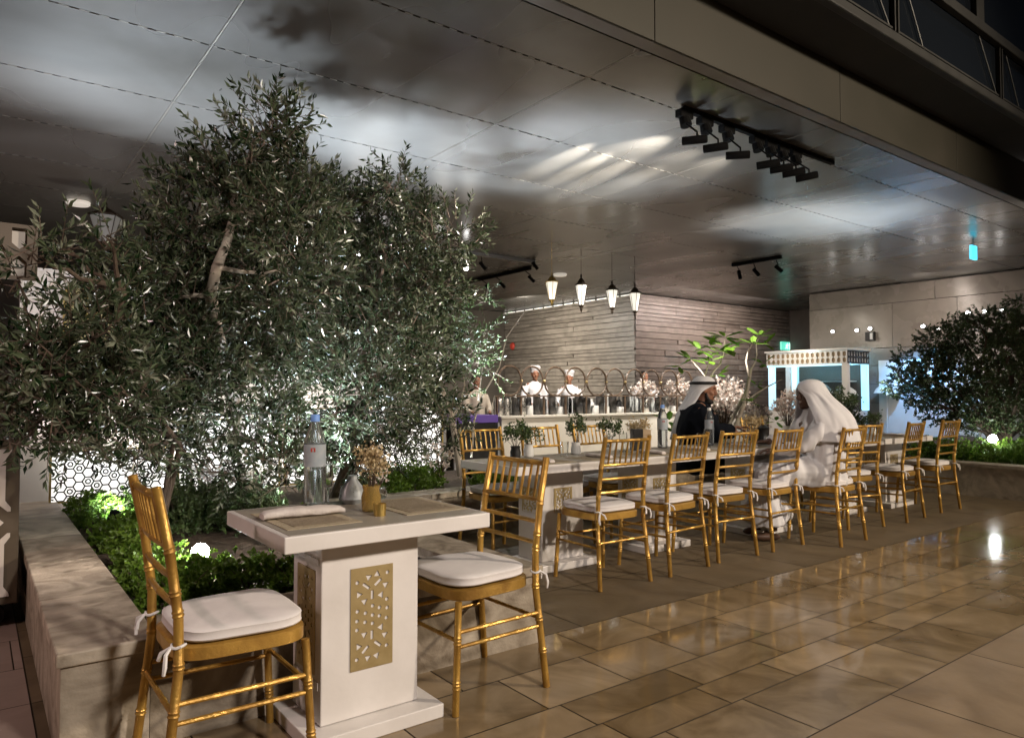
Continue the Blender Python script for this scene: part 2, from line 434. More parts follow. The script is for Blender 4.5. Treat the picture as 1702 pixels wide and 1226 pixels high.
# ------------------------------------------------------------------ ceiling, fascia, upper storey
def ceil_mat():
    m = mat('ceiling_metal', (0.15, 0.14, 0.125), 0.30, 0.52)
    nt = m.node_tree; b = nt.nodes['Principled BSDF']
    tc = nt.nodes.new('ShaderNodeTexCoord')
    n = nt.nodes.new('ShaderNodeTexNoise'); n.inputs['Scale'].default_value = 0.5; n.inputs['Detail'].default_value = 5; n.inputs['Distortion'].default_value = 0.3
    nt.links.new(tc.outputs['Object'], n.inputs['Vector'])
    cr = nt.nodes.new('ShaderNodeValToRGB'); cr.color_ramp.elements[0].position = 0.30; cr.color_ramp.elements[1].position = 0.72
    cr.color_ramp.elements[0].color = (0.115, 0.108, 0.095, 1); cr.color_ramp.elements[1].color = (0.30, 0.295, 0.28, 1)
    nt.links.new(n.outputs['Fac'], cr.inputs['Fac']); nt.links.new(cr.outputs['Color'], b.inputs['Base Color'])
    n2 = nt.nodes.new('ShaderNodeTexNoise'); n2.inputs['Scale'].default_value = 0.7; n2.inputs['Detail'].default_value = 1.5; n2.inputs['Distortion'].default_value = 0.0
    mp2 = nt.nodes.new('ShaderNodeMapping'); mp2.inputs['Scale'].default_value = (1.6, 0.5, 1)
    nt.links.new(tc.outputs['Object'], mp2.inputs['Vector']); nt.links.new(mp2.outputs['Vector'], n2.inputs['Vector'])
    mr = nt.nodes.new('ShaderNodeMapRange'); mr.inputs['From Min'].default_value = 0.3; mr.inputs['From Max'].default_value = 0.7
    mr.inputs['To Min'].default_value = 0.22; mr.inputs['To Max'].default_value = 0.36
    nt.links.new(n2.outputs['Fac'], mr.inputs['Value']); nt.links.new(mr.outputs['Result'], b.inputs['Roughness'])
    n3 = nt.nodes.new('ShaderNodeTexNoise'); n3.inputs['Scale'].default_value = 1.1; n3.inputs['Detail'].default_value = 2
    nt.links.new(tc.outputs['Object'], n3.inputs['Vector'])
    bp = nt.nodes.new('ShaderNodeBump'); bp.inputs['Strength'].default_value = 0.04; bp.inputs['Distance'].default_value = 0.05
    nt.links.new(n3.outputs['Fac'], bp.inputs['Height']); nt.links.new(bp.outputs['Normal'], b.inputs['Normal'])
    return m
HC = 3.6
M['seam'] = mat('seam_metal', (0.36, 0.34, 0.30), 0.35, 0.6, r2=0.5, nscale=8)
c = MB()
ys = [3.40, 3.955] + [3.955 + 1.195 * k for k in range(1, 18)]
xs = [1.27 + 2.42 * k for k in range(-6, 10)]
for y0, y1 in zip(ys[:-1], ys[1:]):
    for x0, x1 in zip(xs[:-1], xs[1:]):
        c.box(x0 + .009, x1 - .009, y0 + .009, y1 - .009, HC, HC + 0.03)
co_ = c.build('ceiling', ceil_mat()); tag(co_, kind='structure')
c = MB()
for x in xs[4:12]: c.box(x - .0045, x + .0045, 3.42, 13, HC - .001, HC + .012)
for y in ys[1:8]:
    x = -1.5
    while x < 14:
        if (x * 10) % 1 < .97: c.box(x, x + .055, y - .0045, y + .0045, HC - .001, HC + .012)
        x += .11
sm_ = c.build('seam_strip', M['seam']); tag(sm_, kind='structure'); sm_.parent = co_
c = MB(); c.box(xs[0], xs[-1], 3.28, ys[-1], HC + 0.035, HC + 0.30)
tag(c.build('roof_slab', M['soffit']), 'dark concrete roof slab above the metal ceiling panels', 'roof', kind='structure')

fb = empty('canopy_fascia', (0, 3.26, HC)); tag(fb, 'long bronze metal fascia along the terrace roof edge', 'fascia')
j = [1.27 + 2.42 * k - 0.02 for k in range(-4, 9)]
for x0, x1 in zip(j[:-1], j[1:]):
    q = MB(); q.box(x0 + .004, x1 - .004, 0, 0.02, 0.0, 0.50, 0.003); q.build('fascia_panel', M['fascia'], fb)
q = MB(); q.box(j[0], j[-1], 0.0215, 0.132, -0.001, 0.028); q.build('edge_strip', M['fascia_edge'], fb)

ub = empty('upper_storey', (0, 2.745, 4.10)); tag(ub, 'dark upper storey with a diagonal braced glass balustrade overhanging the fascia', 'building')
q = MB(); q.box(-9, 24, 0.05, 0.62, 0.003, 0.30); q.build('soffit', M['soffit'], ub)
q = MB(); q.box(-9, 24, -0.03, 0.048, -0.03, 0.055, 0.015); q.build('edge_beam', M['facade_frame'], ub)
q = MB(); q.box(-9, 24, 0.02, 0.035, 0.06, 2.6); q.build('pane', M['facade_glass'], ub)
q = MB(); q.box(-9, 24, -0.05, 0.015, 0.585, 0.68, 0.008); q.build('handrail', M['facade_frame'], ub)
for k in range(-4, 8):
    x = 8.23 + 2.22 * (k - 3)
    for dx in (-0.03, 0.03):
        q = MB(); q.box(x + dx - .011, x + dx + .011, -0.02, 0.016, 0.06, 0.58); q.build('mullion', M['facade_frame'], ub)
    q = MB(); q.tube([(x + 0.18, 0.0, 0.56), (x + 0.52, 0.0, 0.07)], 0.007, 6); q.build('brace', M['facade_frame'], ub)
    q = MB(); q.tube([(x + 1.72, 0.0, 0.56), (x + 2.14, 0.0, 0.07)], 0.007, 6); q.build('brace', M['facade_frame'], ub)
    q = MB(); q.box(x + 0.06, x + 2.16, -0.012, 0.014, 0.075, 0.092); q.build('bottom_rail', M['facade_frame'], ub)
for k in range(-3, 7):
    x = 7.7 + 2.22 * k
    q = MB(); q.box(x - .09, x + .09, -0.03, 0.016, 0.69, 2.5); q.build('window_post', M['facade_frame'], ub)

# ------------------------------------------------------------------ far walls
def slab_wall(name, axis, pos, a0, a1, z1, rows, lens, m, rnd=0.012, thick=0.08, bev=0.0):
    """courses of stone slabs; axis 'x': plane x=pos facing -x, runs along y; axis 'y': plane y=pos facing -y, runs along x"""
    v = MB(); t = []
    z = 0.0
    while z < z1 - 0.02:
        h = min(random.choice(rows), z1 - z)
        a = a0 - random.random() * 0.8
        while a < a1:
            L = random.choice(lens)
            b0, b1 = max(a, a0) + .004, min(a + L, a1) - .004
            if b1 - b0 > 0.05:
                d = random.random() * rnd
                n0 = len(v.f)
                if axis == 'x': v.box(pos - d, pos + thick, b0, b1, z + .006, z + h - .006)
                else: v.box(b0, b1, pos - d, pos + thick, z + .006, z + h - .006)
                t += [random.random()] * (len(v.f) - n0)
            a += L
        z += h
    o = v.build(name, m)
    at = o.data.attributes.new('tint', 'FLOAT', 'FACE'); at.data.foreach_set('value', t)
    return o
o = slab_wall('stone_wall', 'x', 12.6, 11.88, 23, 3.55, [0.10, 0.12, 0.09, 0.15], [1.2, 1.8, 2.6, 3.2], M['wallstone'], 0.04)
o2 = slab_wall('front_cladding', 'y', 11.88, 12.6, 20, 3.58, [0.10, 0.12, 0.09, 0.15], [1.2, 1.8, 2.6, 3.2], M['wallstone'], 0.04); o2.parent = o
q = MB(); q.box(12.683, 20, 11.963, 23, 0, 3.59); q.build('wall_core', M['darkwall'], o)
tag(o, 'tall stone clad wall block behind the bar counter', 'wall', kind='thing')
st = MB(); yy = 11.95
while yy < 19: st.box(12.54, 12.565, yy, yy + .34, 3.548, 3.572); yy += .42
tag(st.build('cove_light', M['glow_strip']), 'thin bright light strip along the top of the stone wall', 'light strip')
o = slab_wall('panel_wall', 'x', 16.1, 1.5, 9.47, 3.58, [0.40, 0.42, 0.98, 0.40], [1.3, 2.2, 3.0, 0.7], M['wallpanel'], 0.004)
q = MB(); q.box(16.183, 17.5, 1.5, 9.47, 0, 3.59); q.build('wall_core', M['darkwall'], o)
tag(o, 'polished stone panel wall behind the round dark tree', 'wall', kind='thing')
q = MB(); q.box(-12, 12.5, 17.0, 17.3, 0, 3.59); tag(q.build('back_wall', M['darkwall']), 'dark far wall at the back of the covered terrace', 'wall', kind='thing')
q = MB(); q.box(19.0, 19.3, 9.6, 11.8, 0, 3.59); tag(q.build('recess_wall', M['darkwall']), 'dark wall in the recess left of the panel wall', 'wall', kind='thing')
# ------------------------------------------------------------------ planters
def tint_faces(o, per=6):
    n = len(o.data.polygons)
    vals = []
    while len(vals) < n: vals += [random.random()] * per
    a = o.data.attributes.new('tint', 'FLOAT', 'FACE'); a.data.foreach_set('value', vals[:n])

def coping_run(parent, axis, a0, a1, b0, b1, z0, z1, L=0.62):
    a = a0
    while a < a1 - 0.01:
        e = min(a + L, a1)
        if a1 - e < 0.2: e = a1
        q = MB()
        if axis == 'x': q.box(a + .0015, e - .0015, b0, b1, z0, z1, 0.006)
        else: q.box(b0, b1, a + .0015, e - .0015, z0, z1, 0.006)
        o = q.build('coping_slab', M['stone'], parent, smooth=False); tint_faces(o, 1000)
        a = e
def wall_part(parent, x0, x1, y0, y1, z1):
    q = MB(); q.box(x0, x1, y0, y1, 0, z1); o = q.build('wall', M['stone'], parent); tint_faces(o, 1000)
ZP = 0.37
pl = empty('stone_planter', (0, 0, 0)); tag(pl, 'low L-shaped stone planter with wide coping around the olive trees', 'planter')
coping_run(pl, 'y', 2.70, 6.6, 0.225, 0.525, ZP - .045, ZP, 0.75)
coping_run(pl, 'x', 0.527, 2.22, 2.70, 2.98, ZP - .045, ZP, 0.8)
coping_run(pl, 'y', 2.982, 5.20, 1.94, 2.22, ZP - .045, ZP, 0.8)
coping_run(pl, 'x', 2.222, 9.28, 5.12, 5.40, ZP - .045, ZP, 0.8)
for bx in [(0.24, .50, 2.72, 6.6), (0.502, 2.20, 2.72, 2.95), (1.97, 2.2, 2.952, 5.14), (2.202, 9.28, 5.142, 5.38)]:
    wall_part(pl, *bx, ZP - .047)
s = MB()
def soil_sheet(mb, x0, x1, y0, y1, z, n):
    nx = int((x1 - x0) * n) + 1; ny = int((y1 - y0) * n) + 1
    vs = []
    for jj in range(ny + 1):
        for ii in range(nx + 1):
            x = x0 + (x1 - x0) * ii / nx; y = y0 + (y1 - y0) * jj / ny
            vs.append((x, y, z + 0.05 * noise.noise(Vector((x * 1.7, y * 1.7, 0))) + 0.015 * noise.noise(Vector((x * 9, y * 9, 3)))))
    mb.add(vs, [(jj * (nx + 1) + ii, jj * (nx + 1) + ii + 1, (jj + 1) * (nx + 1) + ii + 1, (jj + 1) * (nx + 1) + ii) for jj in range(ny) for ii in range(nx)])
soil_sheet(s, 0.5, 1.99, 2.94, 6.5, 0.30, 9)
soil_sheet(s, 1.99, 9.3, 5.36, 7.2, 0.30, 7)
tag(s.build('soil', M['soil'], smooth=True), kind='structure')
pr = empty('stone_planter', (0, 0, 0)); tag(pr, 'low stone planter under the round dark tree beyond the last chairs', 'planter')
coping_run(pr, 'y', 1.2, 5.45, 9.30, 9.58, ZP - .03, ZP + .015, 0.8)
wall_part(pr, 9.32, 9.56, 1.2, 5.45, ZP - .032)
s = MB(); soil_sheet(s, 9.55, 15.6, 1.2, 6.2, 0.33, 5); tag(s.build('soil', M['soil'], smooth=True), kind='structure')

# ------------------------------------------------------------------ foliage machinery
class Leaves:
    def __init__(s): s.v = []; s.f = []; s.t = []; s.n = 0
    def leaf(s, p, d, L, W, tint, roll=None, fold=0.25, shape=4):
        d = np.asarray(d, float); d /= (np.linalg.norm(d) + 1e-9)
        r = rng.normal(size=3) if roll is None else np.asarray(roll, float)
        sx = np.cross(d, r); l = np.linalg.norm(sx)
        if l < 1e-4: sx = np.array([1., 0, 0])
        else: sx /= l
        nn = np.cross(sx, d)
        p = np.asarray(p, float)
        n = s.n
        m1 = p + d * L * 0.45
        if shape == 4:
            s.v += [p, m1 + sx * W / 2 + nn * W * fold, p + d * L, m1 - sx * W / 2 + nn * W * fold]
            s.f += [(n, n + 1, n + 2), (n, n + 2, n + 3)]; s.t += [tint, tint]; s.n += 4
        else:
            a = p + d * L * 0.25; b_ = p + d * L * 0.7; droop = -nn * L * 0.06
            s.v += [p, a + sx * W * .36 + nn * W * fold * .6, b_ + sx * W * .48 + nn * W * fold * .6 + droop, p + d * L + droop * 3,
                    b_ - sx * W * .48 + nn * W * fold * .6 + droop, a - sx * W * .36 + nn * W * fold * .6, b_ + droop * .8, a]
            s.f += [(n, n + 1, n + 7), (n + 1, n + 2, n + 6, n + 7), (n + 2, n + 3, n + 6), (n + 3, n + 4, n + 6), (n + 4, n + 5, n + 7, n + 6), (n + 5, n, n + 7)]
            s.t += [tint] * 6; s.n += 8
    def build(s, name, m, parent=None):
        me = bpy.data.meshes.new(name); me.from_pydata([tuple(x) for x in s.v], [], s.f)
        a = me.attributes.new('tint', 'FLOAT', 'FACE'); a.data.foreach_set('value', s.t)
        me.materials.append(m)
        o = bpy.data.objects.new(name, me); COL.objects.link(o)
        if parent is not None: o.parent = parent
        return o

def rand_in_ball():
    while True:
        p = rng.uniform(-1, 1, 3)
        if p @ p <= 1: return p

def twig_cloud(lv, br, blobs, base, dens, L, W, per=16, tl=(0.16, 0.32), up=0.35, light=0.25, squash=0.8, low=1.0):
    """blobs: (x,y,z,r). twigs with alternate leaves through each blob; twig stems go to br"""
    for (x, y, z, r) in blobs:
        c = np.array([x, y, z])
        nt_ = max(4, int(dens * r * r * (low if z + base[2] < 1.22 else 1)))
        for _ in range(nt_):
            q = rand_in_ball(); q = q * (0.35 + 0.65 * np.linalg.norm(q)) / max(np.linalg.norm(q), .3)
            p = c + q * r * np.array([1, 1.15, squash])
            out = (p - c) / r
            d = out * 0.9 + rng.normal(size=3) * 0.55 + np.array([0, 0, up])
            d /= np.linalg.norm(d)
            ln = rng.uniform(*tl)
            e = p + d * ln + np.array([0, 0, -0.05 * ln])
            if br is not None:
                br.tube([p - d * 0.05, p + d * ln * .5, e], [.0028, .002, .001], 3, cap=False)
            bt = rng.random() * 0.14 + (0.66 if rng.random() < light * .62 else 0)  # a share of twigs is paler: highlight sparkle put into the leaf tint
            for k in range(per):
                t = (k + rng.random()) / per
                pp = p + (e - p) * t
                ax = rng.normal(size=3); ax -= d * (ax @ d); ax /= (np.linalg.norm(ax) + 1e-9)
                dd = ax * 0.85 + d * (0.55 + 0.5 * t)
                s_ = rng.uniform(.7, 1.15)
                lv.leaf(pp, dd, L * s_, W * s_, min(1, max(0, bt + rng.normal() * .12)))

def limb(br, a, b, r0, r1, wob=0.06, n=7, seg=7):
    a = np.array(a, float); b = np.array(b, float)
    pts = []
    for k in range(n + 1):
        t = k / n
        p = a + (b - a) * t
        if 0 < k < n: p = p + rng.normal(size=3) * wob * np.linalg.norm(b - a) * 0.35
        pts.append(p)
    br.tube(pts, [r0 + (r1 - r0) * k / n for k in range(n + 1)], seg)
    return pts
def D(u, v, y):
    """point on the vertical plane y that a sight line through photo pixel (u,v) meets: used to survey the site from the photograph"""
    fx, fy = math.sin(AZ), math.cos(AZ); p = R(1.925)
    x = (u - 851) / 1190; yy = -(v - 613) / 1190
    fw = math.cos(p) - yy * math.sin(p); up = math.sin(p) + yy * math.cos(p)
    d = (fx * fw + fy * x, fy * fw - fx * x, up); t = y / d[1]
    return (d[0] * t, y, 1.2 + d[2] * t)
def blob(u, v, rp, y, dy=0.0):
    x, yy, z = D(u, v, y)
    dep = 0.6 * x + 0.8 * y
    return (x, y + dy, z, rp * dep / 1190)

# big olive trees
LA = [(400, 255, 50), (355, 295, 52), (440, 300, 56), (320, 275, 26), (415, 225, 26), (345, 350, 78), (305, 400, 62), (420, 380, 80), (330, 470, 90), (430, 470, 90), (265, 500, 72), (370, 560, 100),
      (290, 610, 95), (400, 650, 95), (240, 650, 75), (330, 710, 64), (440, 720, 56), (460, 560, 70), (280, 745, 48), (350, 770, 44), (420, 765, 42), (225, 730, 46), (478, 300, 40), (490, 350, 50), (470, 255, 26)]
LB = [(515, 300, 34), (545, 335, 52), (570, 315, 34), (600, 335, 36), (640, 350, 44), (690, 350, 30), (620, 395, 66), (705, 400, 48), (745, 420, 30), (520, 410, 66), (550, 470, 90), (640, 470, 85), (715, 480, 50), (755, 470, 30),
      (520, 560, 90), (610, 570, 95), (690, 560, 70), (750, 560, 45), (560, 650, 90), (650, 650, 80), (715, 640, 55), (520, 720, 54), (600, 720, 58), (680, 705, 48), (520, 765, 40), (585, 765, 36), (640, 745, 36), (750, 620, 34)]
LC = [(215, 450, 40), (165, 470, 32), (115, 415, 26), (175, 405, 24), (60, 440, 28), (30, 475, 26), (95, 545, 48), (60, 590, 52), (150, 560, 62), (210, 590, 66), (25, 630, 48), (110, 640, 70), (170, 670, 62), (60, 680, 48), (215, 520, 50), (8, 580, 42), (5, 690, 38),
      (130, 710, 40), (200, 720, 44), (90, 715, 34), (40, 720, 28), (180, 640, 60), (230, 640, 60), (150, 735, 34), (100, 745, 26), (250, 750, 36), (20, 735, 26), (60, 640, 50)]
def olive(label, blobs, base, mids, dens, y, L, W, seed, sp=0.55):
    global rng
    rng = np.random.default_rng(seed)
    t = empty('olive_tree', base)
    tag(t, label, 'tree', 'olive trees in the planter')
    B = [blob(u, v, r, y, rng.uniform(-sp, sp)) for (u, v, r) in blobs]
    off = np.array(base)
    B = [(b[0] - off[0], b[1] - off[1], b[2] - off[2], b[3]) for b in B]
    br = MB(); tw = MB(); lv = Leaves()
    for mset in mids:
        pts = [np.array(p) - off for p in mset['pts']]
        br.tube(pts, [mset['r0'] + (mset['r1'] - mset['r0']) * k / (len(pts) - 1) for k in range(len(pts))], 9)
    ends = [np.array(p_) - off for m_ in mids for p_ in m_['pts'][1:]]
    for b_ in B:
        c_ = np.array(b_[:3])
        e = min(ends, key=lambda q: np.linalg.norm(q - c_) + .8 * max(0, q[2] - c_[2]))
        limb(br, e, c_, 0.016, 0.005, 0.10, 6, 6)
        for _ in range(3):
            limb(tw, c_ + rng.normal(size=3) * .03, c_ + rand_in_ball() * b_[3] * .9, 0.006, 0.002, .1, 4, 4)
    twig_cloud(lv, tw, B, off, dens, L, W, low=.85, tl=(.10, .24))
    br.build('trunk', M['palebark'] if 4.2 < y < 4.6 else M['bark'], t, smooth=True)
    tw.build('twigs', M['bark'], t)
    lv.build('crown', M['olive'], t)
    return t
d = D
olive('tall pale-stemmed olive tree that reaches highest towards the ceiling', LA, (1.50, 4.95, 0.28),
      [dict(pts=[(1.50, 4.95, .28), d(405, 740, 4.9), d(384, 640, 4.7), d(360, 550, 4.5), d(350, 490, 4.22), d(360, 445, 4.12), d(378, 400, 4.12), d(390, 350, 4.3), d(402, 300, 4.5)], r0=.05, r1=.016),
       dict(pts=[(1.50, 4.95, .28), d(440, 700, 4.95), d(450, 560, 4.9), d(430, 430, 4.8), d(440, 330, 4.7)], r0=.05, r1=.014)], 1500, 4.55, .056, .017, 3)
olive('broad olive tree with a thick brown trunk beside the taller olive', LB, (2.34, 5.55, 0.28),
      [dict(pts=[(2.34, 5.55, .28), d(607, 740, 5.4), d(600, 640, 5.2), d(620, 520, 5.1), d(640, 420, 5.0)], r0=.06, r1=.018),
       dict(pts=[(2.34, 5.55, .28), d(590, 730, 5.4), d(570, 600, 5.2), d(550, 470, 5.1), d(545, 380, 5.0)], r0=.045, r1=.015)], 1420, 4.95, .054, .017, 4)
olive('low spreading olive tree reaching over the cart at the planter corner', LC, (1.18, 4.72, 0.28),
      [dict(pts=[(0.80, 4.35, .28), d(300, 740, 4.6), d(230, 650, 4.15), d(190, 560, 4.0), d(205, 490, 3.95)], r0=.022, r1=.007),
       dict(pts=[(0.80, 4.35, .28), d(290, 730, 4.6), d(150, 660, 4.1), d(90, 610, 3.9)], r0=.018, r1=.006)], 1250, 3.95, .057, .017, 5, .3)
# slim tree with a white trunk
rng = np.random.default_rng(21)
t = empty('slender_tree', (3.62, 5.75, .28)); tag(t, 'slender sparse tree with a white lit trunk behind the first far-side chair', 'tree')
off = np.array((3.62, 5.75, .28)); br = MB(); tw = MB(); lv = Leaves()
def P(u, v, y): return np.array(D(u, v, y)) - off
for pts, r0, r1 in [([P(766, 790, 5.7), P(757, 730, 5.7), P(750, 690, 5.7), P(738, 655, 5.7), P(728, 610, 5.7), P(735, 560, 5.7)], .036, .010),
                    ([P(750, 695, 5.7), P(765, 675, 5.75), P(772, 640, 5.8), P(768, 600, 5.85)], .013, .005),
                    ([P(742, 665, 5.7), P(725, 640, 5.6), P(712, 610, 5.6)], .014, .005),
                    ([P(783, 760, 5.9), P(788, 700, 5.9), P(800, 660, 6.0), P(830, 610, 6.0), P(842, 560, 6.1), P(870, 520, 6.1)], .012, .003),
                    ([P(795, 665, 6.0), P(803, 600, 6.0), P(815, 540, 6.0)], .008, .003)]:
    br.tube(pts, [r0 + (r1 - r0) * k / (len(pts) - 1) for k in range(len(pts))], 8)
B = [(*P(u, v, y), r) for u, v, y, r in [(735, 540, 5.9, .22), (765, 590, 5.9, .22), (790, 560, 6.0, .16), (720, 600, 5.7, .2), (770, 640, 5.8, .14), (805, 600, 6, .13), (745, 500, 6.0, .18), (790, 500, 6.1, .12)]]
twig_cloud(lv, tw, B, off, 800, .052, .018, per=14, light=.3)
br.build('trunk', M['palebark'], t, smooth=True); tw.build('twigs', M['bark'], t); lv.build('crown', M['boxleaf'], t)
# round dark tree, right
rng = np.random.default_rng(31)
t = empty('round_tree', (10.55, 3.55, .33)); tag(t, 'dense round dark-leaved tree in the far right planter', 'tree')
off = np.array((10.55, 3.55, .33)); br = MB(); tw = MB(); lv = Leaves()
def Q(u, v, x=10.5):
    fx, fy = math.sin(AZ), math.cos(AZ); p = R(1.925)
    a = (u - 851) / 1190; b = -(v - 613) / 1190
    fw = math.cos(p) - b * math.sin(p); up = math.sin(p) + b * math.cos(p)
    dd = (fx * fw + fy * a, fy * fw - fx * a, up); k = x / dd[0]
    return np.array((x, dd[1] * k, 1.2 + dd[2] * k))
B = []
for u, v, r in [(1530, 610, 40), (1510, 640, 30), (1560, 570, 30), (1600, 560, 38), (1650, 545, 38), (1690, 540, 36), (1740, 550, 50), (1570, 630, 52), (1630, 610, 60), (1690, 610, 60), (1750, 620, 60), (1560, 675, 32), (1610, 680, 42),
                (1665, 675, 45), (1720, 680, 45), (1530, 655, 28), (1640, 705, 22), (1590, 705, 18), (1625, 530, 18), (1690, 512, 18), (1780, 660, 60)]:
    p = Q(u, v, 10.5 + rng.uniform(-.35, .35)); B.append((*(p - off), r * (0.6 * p[0] + 0.8 * p[1]) / 1190))
for b_ in B: limb(br, (0, 0, .25), b_[:3], .03, .006, .08, 6, 6)
br.tube([(0, 0, 0), (.01, .02, .15), (0, 0, .30)], [.06, .05, .045], 9)
twig_cloud(lv, tw, B, off, 1500, .038, .021, per=16, tl=(.08, .15), light=.15)
br.build('trunk', M['bark'], t, smooth=True); tw.build('twigs', M['bark'], t); lv.build('crown', M['boxleaf'], t)

# frangipani with broad leaves
rng = np.random.default_rng(41)
Y0 = 6.0
t = empty('frangipani_tree', (8.05, 6.0, .28)); tag(t, 'bare-branched frangipani with a few broad bright green leaves behind the seated man in black', 'tree')
off = np.array((8.05, 6.0, .28)); br = MB(); lv = Leaves()
def P(u, v, dy=0.0): return np.array(D(u, v, Y0 + dy)) - off
paths = [([P(1205, 765), P(1212, 735), P(1228, 695), P(1240, 660), P(1246, 625), P(1248, 615)], .05, .026),
         ([P(1246, 630), P(1240, 600, -.1), P(1243, 585, -.15), P(1250, 572, -.15)], .02, .012),
         ([P(1190, 760, .1), P(1215, 700, .1), P(1238, 655, .1), P(1246, 640)], .035, .025),
         ([P(1235, 672), P(1255, 655, .1), P(1275, 643, .15), P(1300, 630, .15)], .02, .01),
         ([P(1195, 660, .3), P(1180, 630, .3), P(1185, 618, .3), P(1197, 605, .3), P(1203, 585, .3), P(1205, 565, .3)], .02, .011),
         ([P(1175, 650, .35), P(1172, 625, .35), P(1162, 612, .3), P(1148, 597, .3)], .016, .010),
         ([P(1172, 625, .35), P(1180, 595, .4), P(1165, 582, .4)], .012, .008),
         ([P(1258, 590), P(1257, 570), P(1262, 560)], .012, .009),
         ([P(1246, 618), P(1256, 600, .1), P(1258, 588, .1)], .016, .011),
         ([P(1160, 710, .35), P(1175, 650, .35), P(1195, 660, .3)], .02, .018),
         ([P(1160, 790, .35), P(1160, 750, .35), P(1160, 710, .35)], .035, .022)]
for pts, r0, r1 in paths: br.tube(pts, [(r0 + (r1 - r0) * k / (len(pts) - 1)) * .75 for k in range(len(pts))], 9)
def rosette(u, v, dy, n, L):
    c_ = P(u, v, dy)
    for k in range(n):
        a = 2 * PI * k / n + rng.random(); el = rng.uniform(-.4, .9)
        dd = np.array([math.cos(a) * math.cos(el), math.sin(a) * math.cos(el), math.sin(el)])
        s_ = rng.uniform(.7, 1.1)
        lv.leaf(c_ + dd * .02, dd, L * s_, L * .40 * s_, rng.random(), roll=np.array([0, 0, 1.0]), fold=-0.15, shape=8)
for a in [(1205, 560, .3, 6, .17), (1203, 575, .3, 4, .2), (1195, 585, .3, 4, .18), (1262, 558, 0, 8, .13), (1272, 572, .1, 5, .12), (1252, 572, -.15, 3, .12), (1165, 582, .4, 4, .16), (1148, 597, .3, 4, .15), (1180, 600, .35, 4, .15), (1128, 608, .3, 3, .13),
          (1268, 605, .1, 5, .12), (1258, 640, .1, 4, .1), (1248, 668, -.1, 5, .11), (1195, 622, .3, 3, .13), (1112, 700, .2, 4, .15), (1120, 720, .1, 3, .14), (1290, 700, .1, 4, .1), (1180, 575, .4, 3, .15)]:
    rosette(a[0], a[1], a[2], a[3] + 1, a[4] * 1.75)
br.build('trunk', M['palebark'], t, smooth=True); lv.build('crown', M['plum_leaf'], t)

# low shrubs
def shrub(label, pts, r, h, dens=700, L=.028, W=.021, m='ground_leaf', seed=0, z=.30):
    global rng
    rng = np.random.default_rng(500 + seed)
    x0, y0 = pts[0]
    t = empty('low_shrub', (x0, y0, z)); tag(t, label, 'shrub', 'low ground cover shrubs')
    lv = Leaves(); br = MB()
    for (x, y) in pts:
        for k in range(7):
            a = rng.random() * 2 * PI
            br.tube([(x - x0, y - y0, -.02), (x - x0 + math.cos(a) * r * .4, y - y0 + math.sin(a) * r * .4, h * .5), (x - x0 + math.cos(a) * r * .75, y - y0 + math.sin(a) * r * .75, h * .8)], [.004, .003, .001], 4, cap=False)
        for _ in range(int(dens * r * r * 12)):
            q = rand_in_ball(); q[2] = abs(q[2]); q = q / max(np.linalg.norm(q), .2) * rng.uniform(.55, 1.0)
            lump = 1 + .35 * noise.noise(Vector((q[0] * 2.5 + x * 9, q[1] * 2.5 + y * 9, q[2] * 2)))
            c_ = np.array([x - x0 + q[0] * r * lump, y - y0 + q[1] * r * lump, q[2] * h * lump + .01])
            bt = rng.random() * .6
            for k in range(5):
                dd = rng.normal(size=3) + np.array([q[0], q[1], .9])
                lv.leaf(c_ + rng.normal(size=3) * .006, dd, L * rng.uniform(.7, 1.2), W, min(1, bt + rng.random() * .4))
    br.build('stems', M['bark'], t); lv.build('leaves', M[m], t)
shrub('bright green shrub row beside the glowing ball lamp', [(.70, 3.28), (.86, 3.42), (1.02, 3.30), (1.20, 3.22), (1.38, 3.18)], .165, .175, seed=1)
shrub('green shrub under the left coping edge behind the near chair back', [(.66, 3.62), (.75, 3.85), (.70, 4.1)], .15, .14, seed=2)
shrub('dark green shrub along the side coping below the lattice screen', [(.74, 4.5), (.72, 4.85), (.85, 5.1)], .18, .15, seed=3)
shrub('bright yellow-green shrub directly in front of the backlit lattice', [(.72, 5.45), (.9, 5.6), (1.1, 5.55), (.70, 5.85)], .19, .22, seed=4)
shrub('large dark green shrub in the shade behind the near chair back', [(1.05, 4.95), (1.3, 5.05), (1.5, 4.75), (1.15, 5.2)], .24, .30, 520, L=.04, W=.02, m='boxleaf', seed=13)
shrub('dry brownish shrub beside the white table pedestal', [(1.52, 3.2), (1.66, 3.3)], .13, .12, m='dry_leaf', seed=5)
shrub('low green shrub below the tall water bottle', [(1.75, 4.4), (1.72, 4.05)], .16, .2, seed=6)
shrub('dark green shrub behind the dried flower vase', [(2.75, 5.75), (2.95, 5.7)], .17, .2, seed=7)
shrub('leafy green shrub at the foot of the white trunk', [(3.25, 5.85), (3.45, 5.95), (3.1, 6.0)], .19, .26, seed=8)
shrub('low green shrub under the end of the long table', [(4.0, 5.75), (4.25, 5.7), (4.5, 5.8)], .18, .2, seed=9)
shrub('green shrub at the foot of the frangipani', [(7.3, 5.8), (7.7, 5.7)], .2, .25, seed=10)
shrub('bright lit green shrub behind the last gold chair', [(9.85, 3.5), (9.95, 3.2), (9.9, 2.95), (9.85, 3.85), (9.9, 4.2), (10.2, 3.0), (10.2, 3.4), (9.8, 2.6), (10.3, 2.6)], .24, .30, L=.03, W=.02, seed=11, z=.33)
shrub('pale green shrub farthest right beyond the round tree', [(11.6, 3.3), (11.7, 2.9), (11.9, 3.6)], .3, .3, 500, L=.035, W=.025, seed=12, z=.33)
